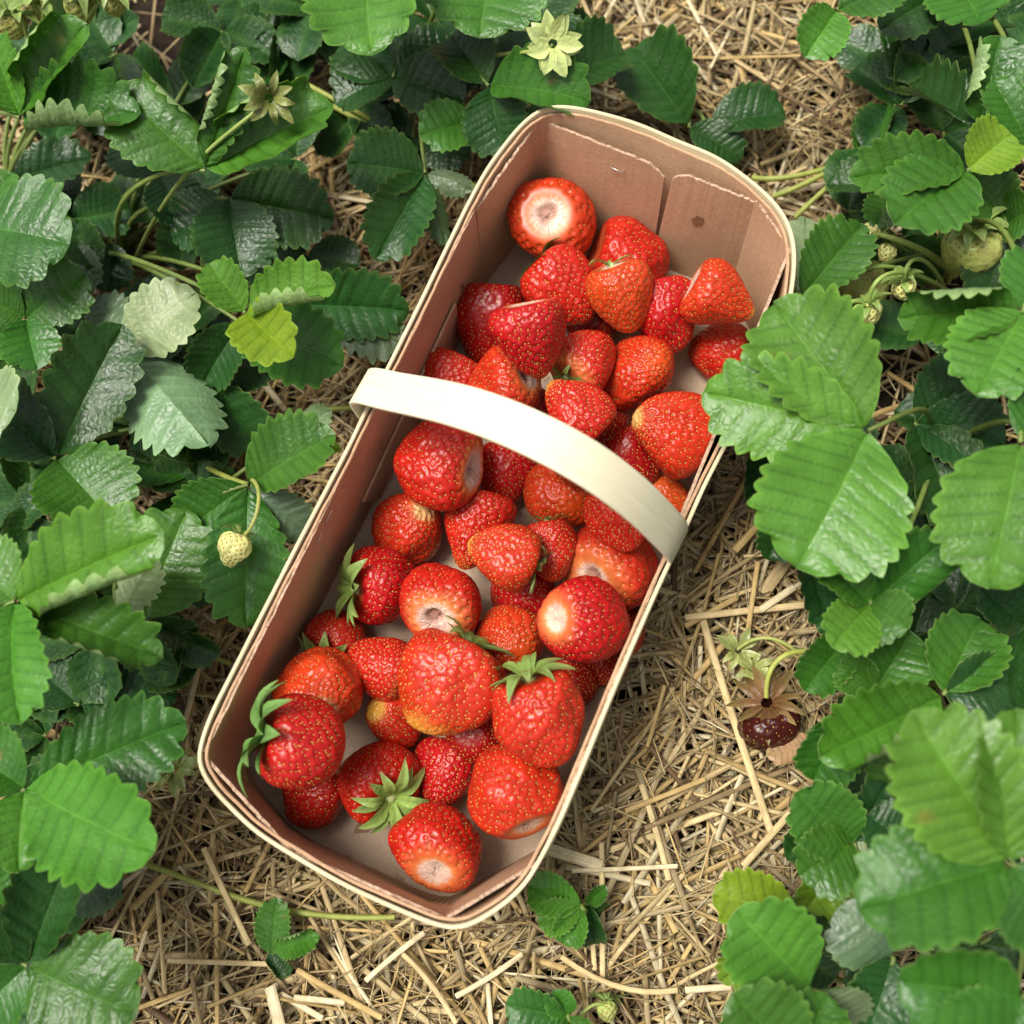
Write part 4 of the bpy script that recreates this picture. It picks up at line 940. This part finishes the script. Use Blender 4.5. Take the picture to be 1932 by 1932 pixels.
ROWS = [([(-200, -200), (640, -200), (640, 120), (420, 480), (250, 700), (300, 1000), (330, 1200), (250, 1300), (90, 1500), (90, 2100), (-300, 2100)], .6),
        ([(150, -200), (640, -200), (620, 170), (380, 200), (200, 120)], .97), ([(1640, -200), (2300, -200), (2300, 2200), (1500, 2200), (1580, 1500), (1560, 1000), (1480, 800), (1560, 500), (1650, 250)], .75), ([(-200, 900), (200, 700), (220, 1000), (0, 1100)], .7)]
ROWS = [(np.array([at(x, y, 0)[:2] for x, y in p]), k) for p, k in ROWS]
def row_shade(C):
    k = np.zeros(len(C))
    for p, w in ROWS: k = np.maximum(k, in_poly_np(C, p) * w)
    return k
def straw_batch(n, Lr, wr, zr, flatr, tlr=.08, cprob=None):
    C = np.stack([rng.uniform(-.52, .52, n), rng.uniform(-.30, .85, n)], 1)
    ang = rng.uniform(0, np.pi, n); L = rng.uniform(*Lr, n); w = wr[0] + (wr[1] - wr[0]) * rng.beta(1.5, 2.3, n); z = rng.uniform(*zr, n); tl = rng.normal(0, tlr, n)
    bend = rng.normal(0, .055, n); flat = rng.uniform(*flatr, n)
    tl = np.clip(tl, -.3, .3)
    # nothing pokes through the basket
    D = np.stack([np.cos(ang), np.sin(ang)], 1); hit = np.zeros(n, bool)
    for t in (-.5, -.25, 0, .25, .5): hit |= in_poly_np(C + D * (t * L)[:, None], EXP[::3])
    z = np.where(hit, np.minimum(z, -.008 - np.abs(np.sin(tl)) * L * .5), z)
    ci = rng.choice(len(SCOL), n, p=cprob or [.22, .19, .19, .12, .12, .09, .07]); cols = SCOL[ci] * rng.uniform(.75, 1.15, (n, 1))
    # thinner cover in the plant rows than in the trodden path
    keep = rng.random(n) > row_shade(C)
    C, ang, L, w, z, tl, bend, flat, cols = (q[keep] for q in (C, ang, L, w, z, tl, bend, flat, cols))
    return C, ang, L, w, z, tl, bend, flat, cols
obj('straw_mulch', straw_mesh(*straw_batch(24000, (.02, .11), (.0011, .0054), (-.021, .005), (.10, .30)), 'straw_mulch', sides=5, rings=3), kind='stuff',
    label='thick mulch of short dry yellow straw covering the soil', category='straw')
obj('straw_chaff', straw_mesh(*straw_batch(24000, (.006, .045), (.0005, .0017), (-.013, .008), (.2, .6), .14), 'straw_chaff', sides=3, rings=3), kind='stuff',
    label='fine straw fibres and chaff scattered over the mulch', category='chaff')
# the path and rows go on beyond the view with the same straw
nf = 14000; CF = np.stack([rng.uniform(-1.3, 1.3, nf), rng.uniform(-1.1, 1.6, nf)], 1); CF = CF[~((np.abs(CF[:, 0]) < .5) & (CF[:, 1] > -.28) & (CF[:, 1] < .83))]; nf = len(CF)
obj('straw_mulch', straw_mesh(CF, rng.uniform(0, np.pi, nf), rng.uniform(.04, .12, nf), rng.uniform(.003, .006, nf), rng.uniform(-.02, .004, nf), np.clip(rng.normal(0, .06, nf), -.2, .2), rng.normal(0, .05, nf), rng.uniform(.15, .4, nf),
    SCOL[rng.choice(len(SCOL), nf)] * rng.uniform(.75, 1.15, (nf, 1)), 'straw_mulch', sides=4, rings=2), kind='stuff', label='thinner straw cover on the ground further out, beyond the plants', category='straw')
# single long stalks that can be picked out
LONG = [((1320, 1148), (1357, 1293), (1455, 1570), 15, 0), ((1079, 1643), (1180, 1640), (1278, 1634), 9, 3), ((1059, 1805), (1168, 1865), (1278, 1868), 11, 0), ((1254, 1293), (1240, 1350), (1221, 1409), 8, 1),
        ((1135, 1590), (1137, 1720), (1137, 1853), 11, 0), ((1029, 1600), (1080, 1615), (1135, 1634), 24, 3), ((317, 1812), (410, 1816), (506, 1819), 10, 0), ((276, 1757), (262, 1800), (248, 1850), 8, 3),
        ((407, 1703), (409, 1820), (410, 1950), 9, 1), ((314, 1647), (283, 1680), (251, 1713), 15, 1), ((384, 1600), (425, 1690), (470, 1782), 12, 0), ((509, 1862), (518, 1895), (529, 1940), 24, 3),
        ((529, 1875), (570, 1900), (608, 1921), 12, 3), ((555, 1882), (600, 1886), (650, 1892), 12, 3), ((1386, 1039), (1430, 990), (1471, 946), 15, 1), ((1435, 1151), (1465, 1130), (1498, 1108), 14, 3),
        ((1440, 1120), (1465, 1085), (1491, 1049), 25, 2), ((1293, 1181), (1340, 1155), (1389, 1128), 12, 1), ((1293, 1165), (1400, 1153), (1521, 1141), 14, 0), ((1430, 1060), (1415, 1160), (1400, 1270), 10, 1),
        ((493, 718), (518, 748), (542, 778), 12, 3), ((1402, 1634), (1447, 1585), (1491, 1534), 14, 0), ((1293, 1868), (1330, 1865), (1379, 1862), 13, 3), ((1201, 96), (1240, 62), (1278, 30), 13, 5), ((1110, 1290 + 400), (1118, 1760), (1122, 1830), 10, 0),
        ((560, 1830), (640, 1880), (720, 1920), 12, 1), ((760, 1800), (820, 1840), (860, 1930), 10, 0), ((690, 1850), (740, 1800), (800, 1760), 11, 3), ((1210, 1480), (1240, 1560), (1262, 1660), 12, 0), ((1180, 1530), (1260, 1500), (1330, 1470), 10, 1),
        ((860, 1880), (930, 1850), (985, 1800), 11, 3), ((380, 1240), (365, 1300), (350, 1360), 11, 3)]
SLAB = {0: 'very long pale straw stalk running past the rotten berry', 2: 'bent pale straw stalk between the plantlet and the seedling', 5: 'broad flat straw blade touching the near right basket corner',
        9: 'thick golden straw stalk in the open straw left of the near basket end', 11: 'broad whitish straw blade crossing other stalks in the open straw', 14: 'straw stalk pointing to the dark leaf beside the right basket wall',
        16: 'widest grey straw blade on the mulch right of the handle', 18: 'long straw stalk lying crosswise right of the handle', 20: 'short hollow straw tube resting on leaves beside the handle',
        21: 'straw stalk touching the leaves above the yellow green leaflet', 23: 'greyish straw stalk in the row behind the basket', 24: 'straw stalk lying beside the bright four leaflet plantlet', 31: 'whitish straw stalk between the long basket wall and big light leaves'}
for i, (a, b, c, w, ci) in enumerate(LONG):
    zz = .006 + .0015 * (i % 4)
    P = np.array([at(*a, zz), at(*b, zz + .002), at(*c, zz)]); P[1] = (P[0] + P[2]) * .5 + (P[1] - (P[0] + P[2]) * .5) * (.9 if i == 2 else .3); L = np.linalg.norm(P[2] - P[0]); base = P[1].copy(); base[2] = 0
    t = np.linspace(0, 1, 8)[:, None]; C = (1 - t) ** 2 * P[0] + 2 * t * (1 - t) * (2 * P[1] - .5 * P[0] - .5 * P[2]) + t * t * P[2]
    v, f = tube(C, w * .5 * depth(P[1]) / FOC, 8); ctrz = np.repeat(C, 8, 0); v = ctrz + (v - ctrz) * [1, 1, .4 if w < 18 else .2]
    uv = np.stack([np.repeat(np.linspace(0, L * 20, 8), 8) + i * 3, np.tile(np.arange(8) * .9, 8) + i * 7], 1)
    obj('straw_stalk', mesh_np('straw_stalk', v - base, f, STRAW, col=SCOL[ci] * (1.08 if ci in (0, 3) else 1), uv=uv), group='single straw stalks on the mulch',
        label=SLAB.get(i, 'single longer straw stalk lying loose on top of the mulch'), category='straw stalk').location = tuple(base)
# torn leaf scraps on the straw
def loose_leaf(label, parts, px, py, z):
    O = at(px, py, z / 100 * 0); r0 = thing('fallen_leaf', label, 'leaf', O)
    for i, (bx, by, tx, ty, wp, zb, zt, tn, roll) in enumerate(parts):
        A, T = at(bx, by, zb / 100), at(tx, ty, zt / 100); x = T - A; L = np.linalg.norm(x); x /= L; nz = unit(up - up.dot(x) * x); y = np.cross(nz, x)
        V, Q, C, uv = leaflet_mesh(L, wp * depth(A) / FOC, 4000 + i + int(px), tn, roll=roll or (0, 0), droop=.15, fold=.1); 
        obj('leaflet', mesh_np('leaflet', V[:, :1] * x + V[:, 1:2] * y + V[:, 2:] * nz + A - O, Q, LEAF, col=C if tn != 'k' else C * .3, uv=uv), r0)
loose_leaf('torn wilted leaf piece half buried in straw, left of the near basket end', [(512, 1800, 522, 1696, 68, 1.2, 1.6, 'm', None), (515, 1792, 600, 1768, 52, 1.4, 1.8, 'b', (1.8, 0)), (510, 1790, 545, 1838, 50, 1.0, .9, 'd', (1.5, 1.5))], 515, 1795, 1)
TONE['t'] = (.40, .26, .13)
loose_leaf('crumpled dry tan leaf under the rotten berry', [(1540, 1400, 1450, 1425, 62, 1.0, 1.4, 't', (1.2, 0))], 1500, 1420, 1)
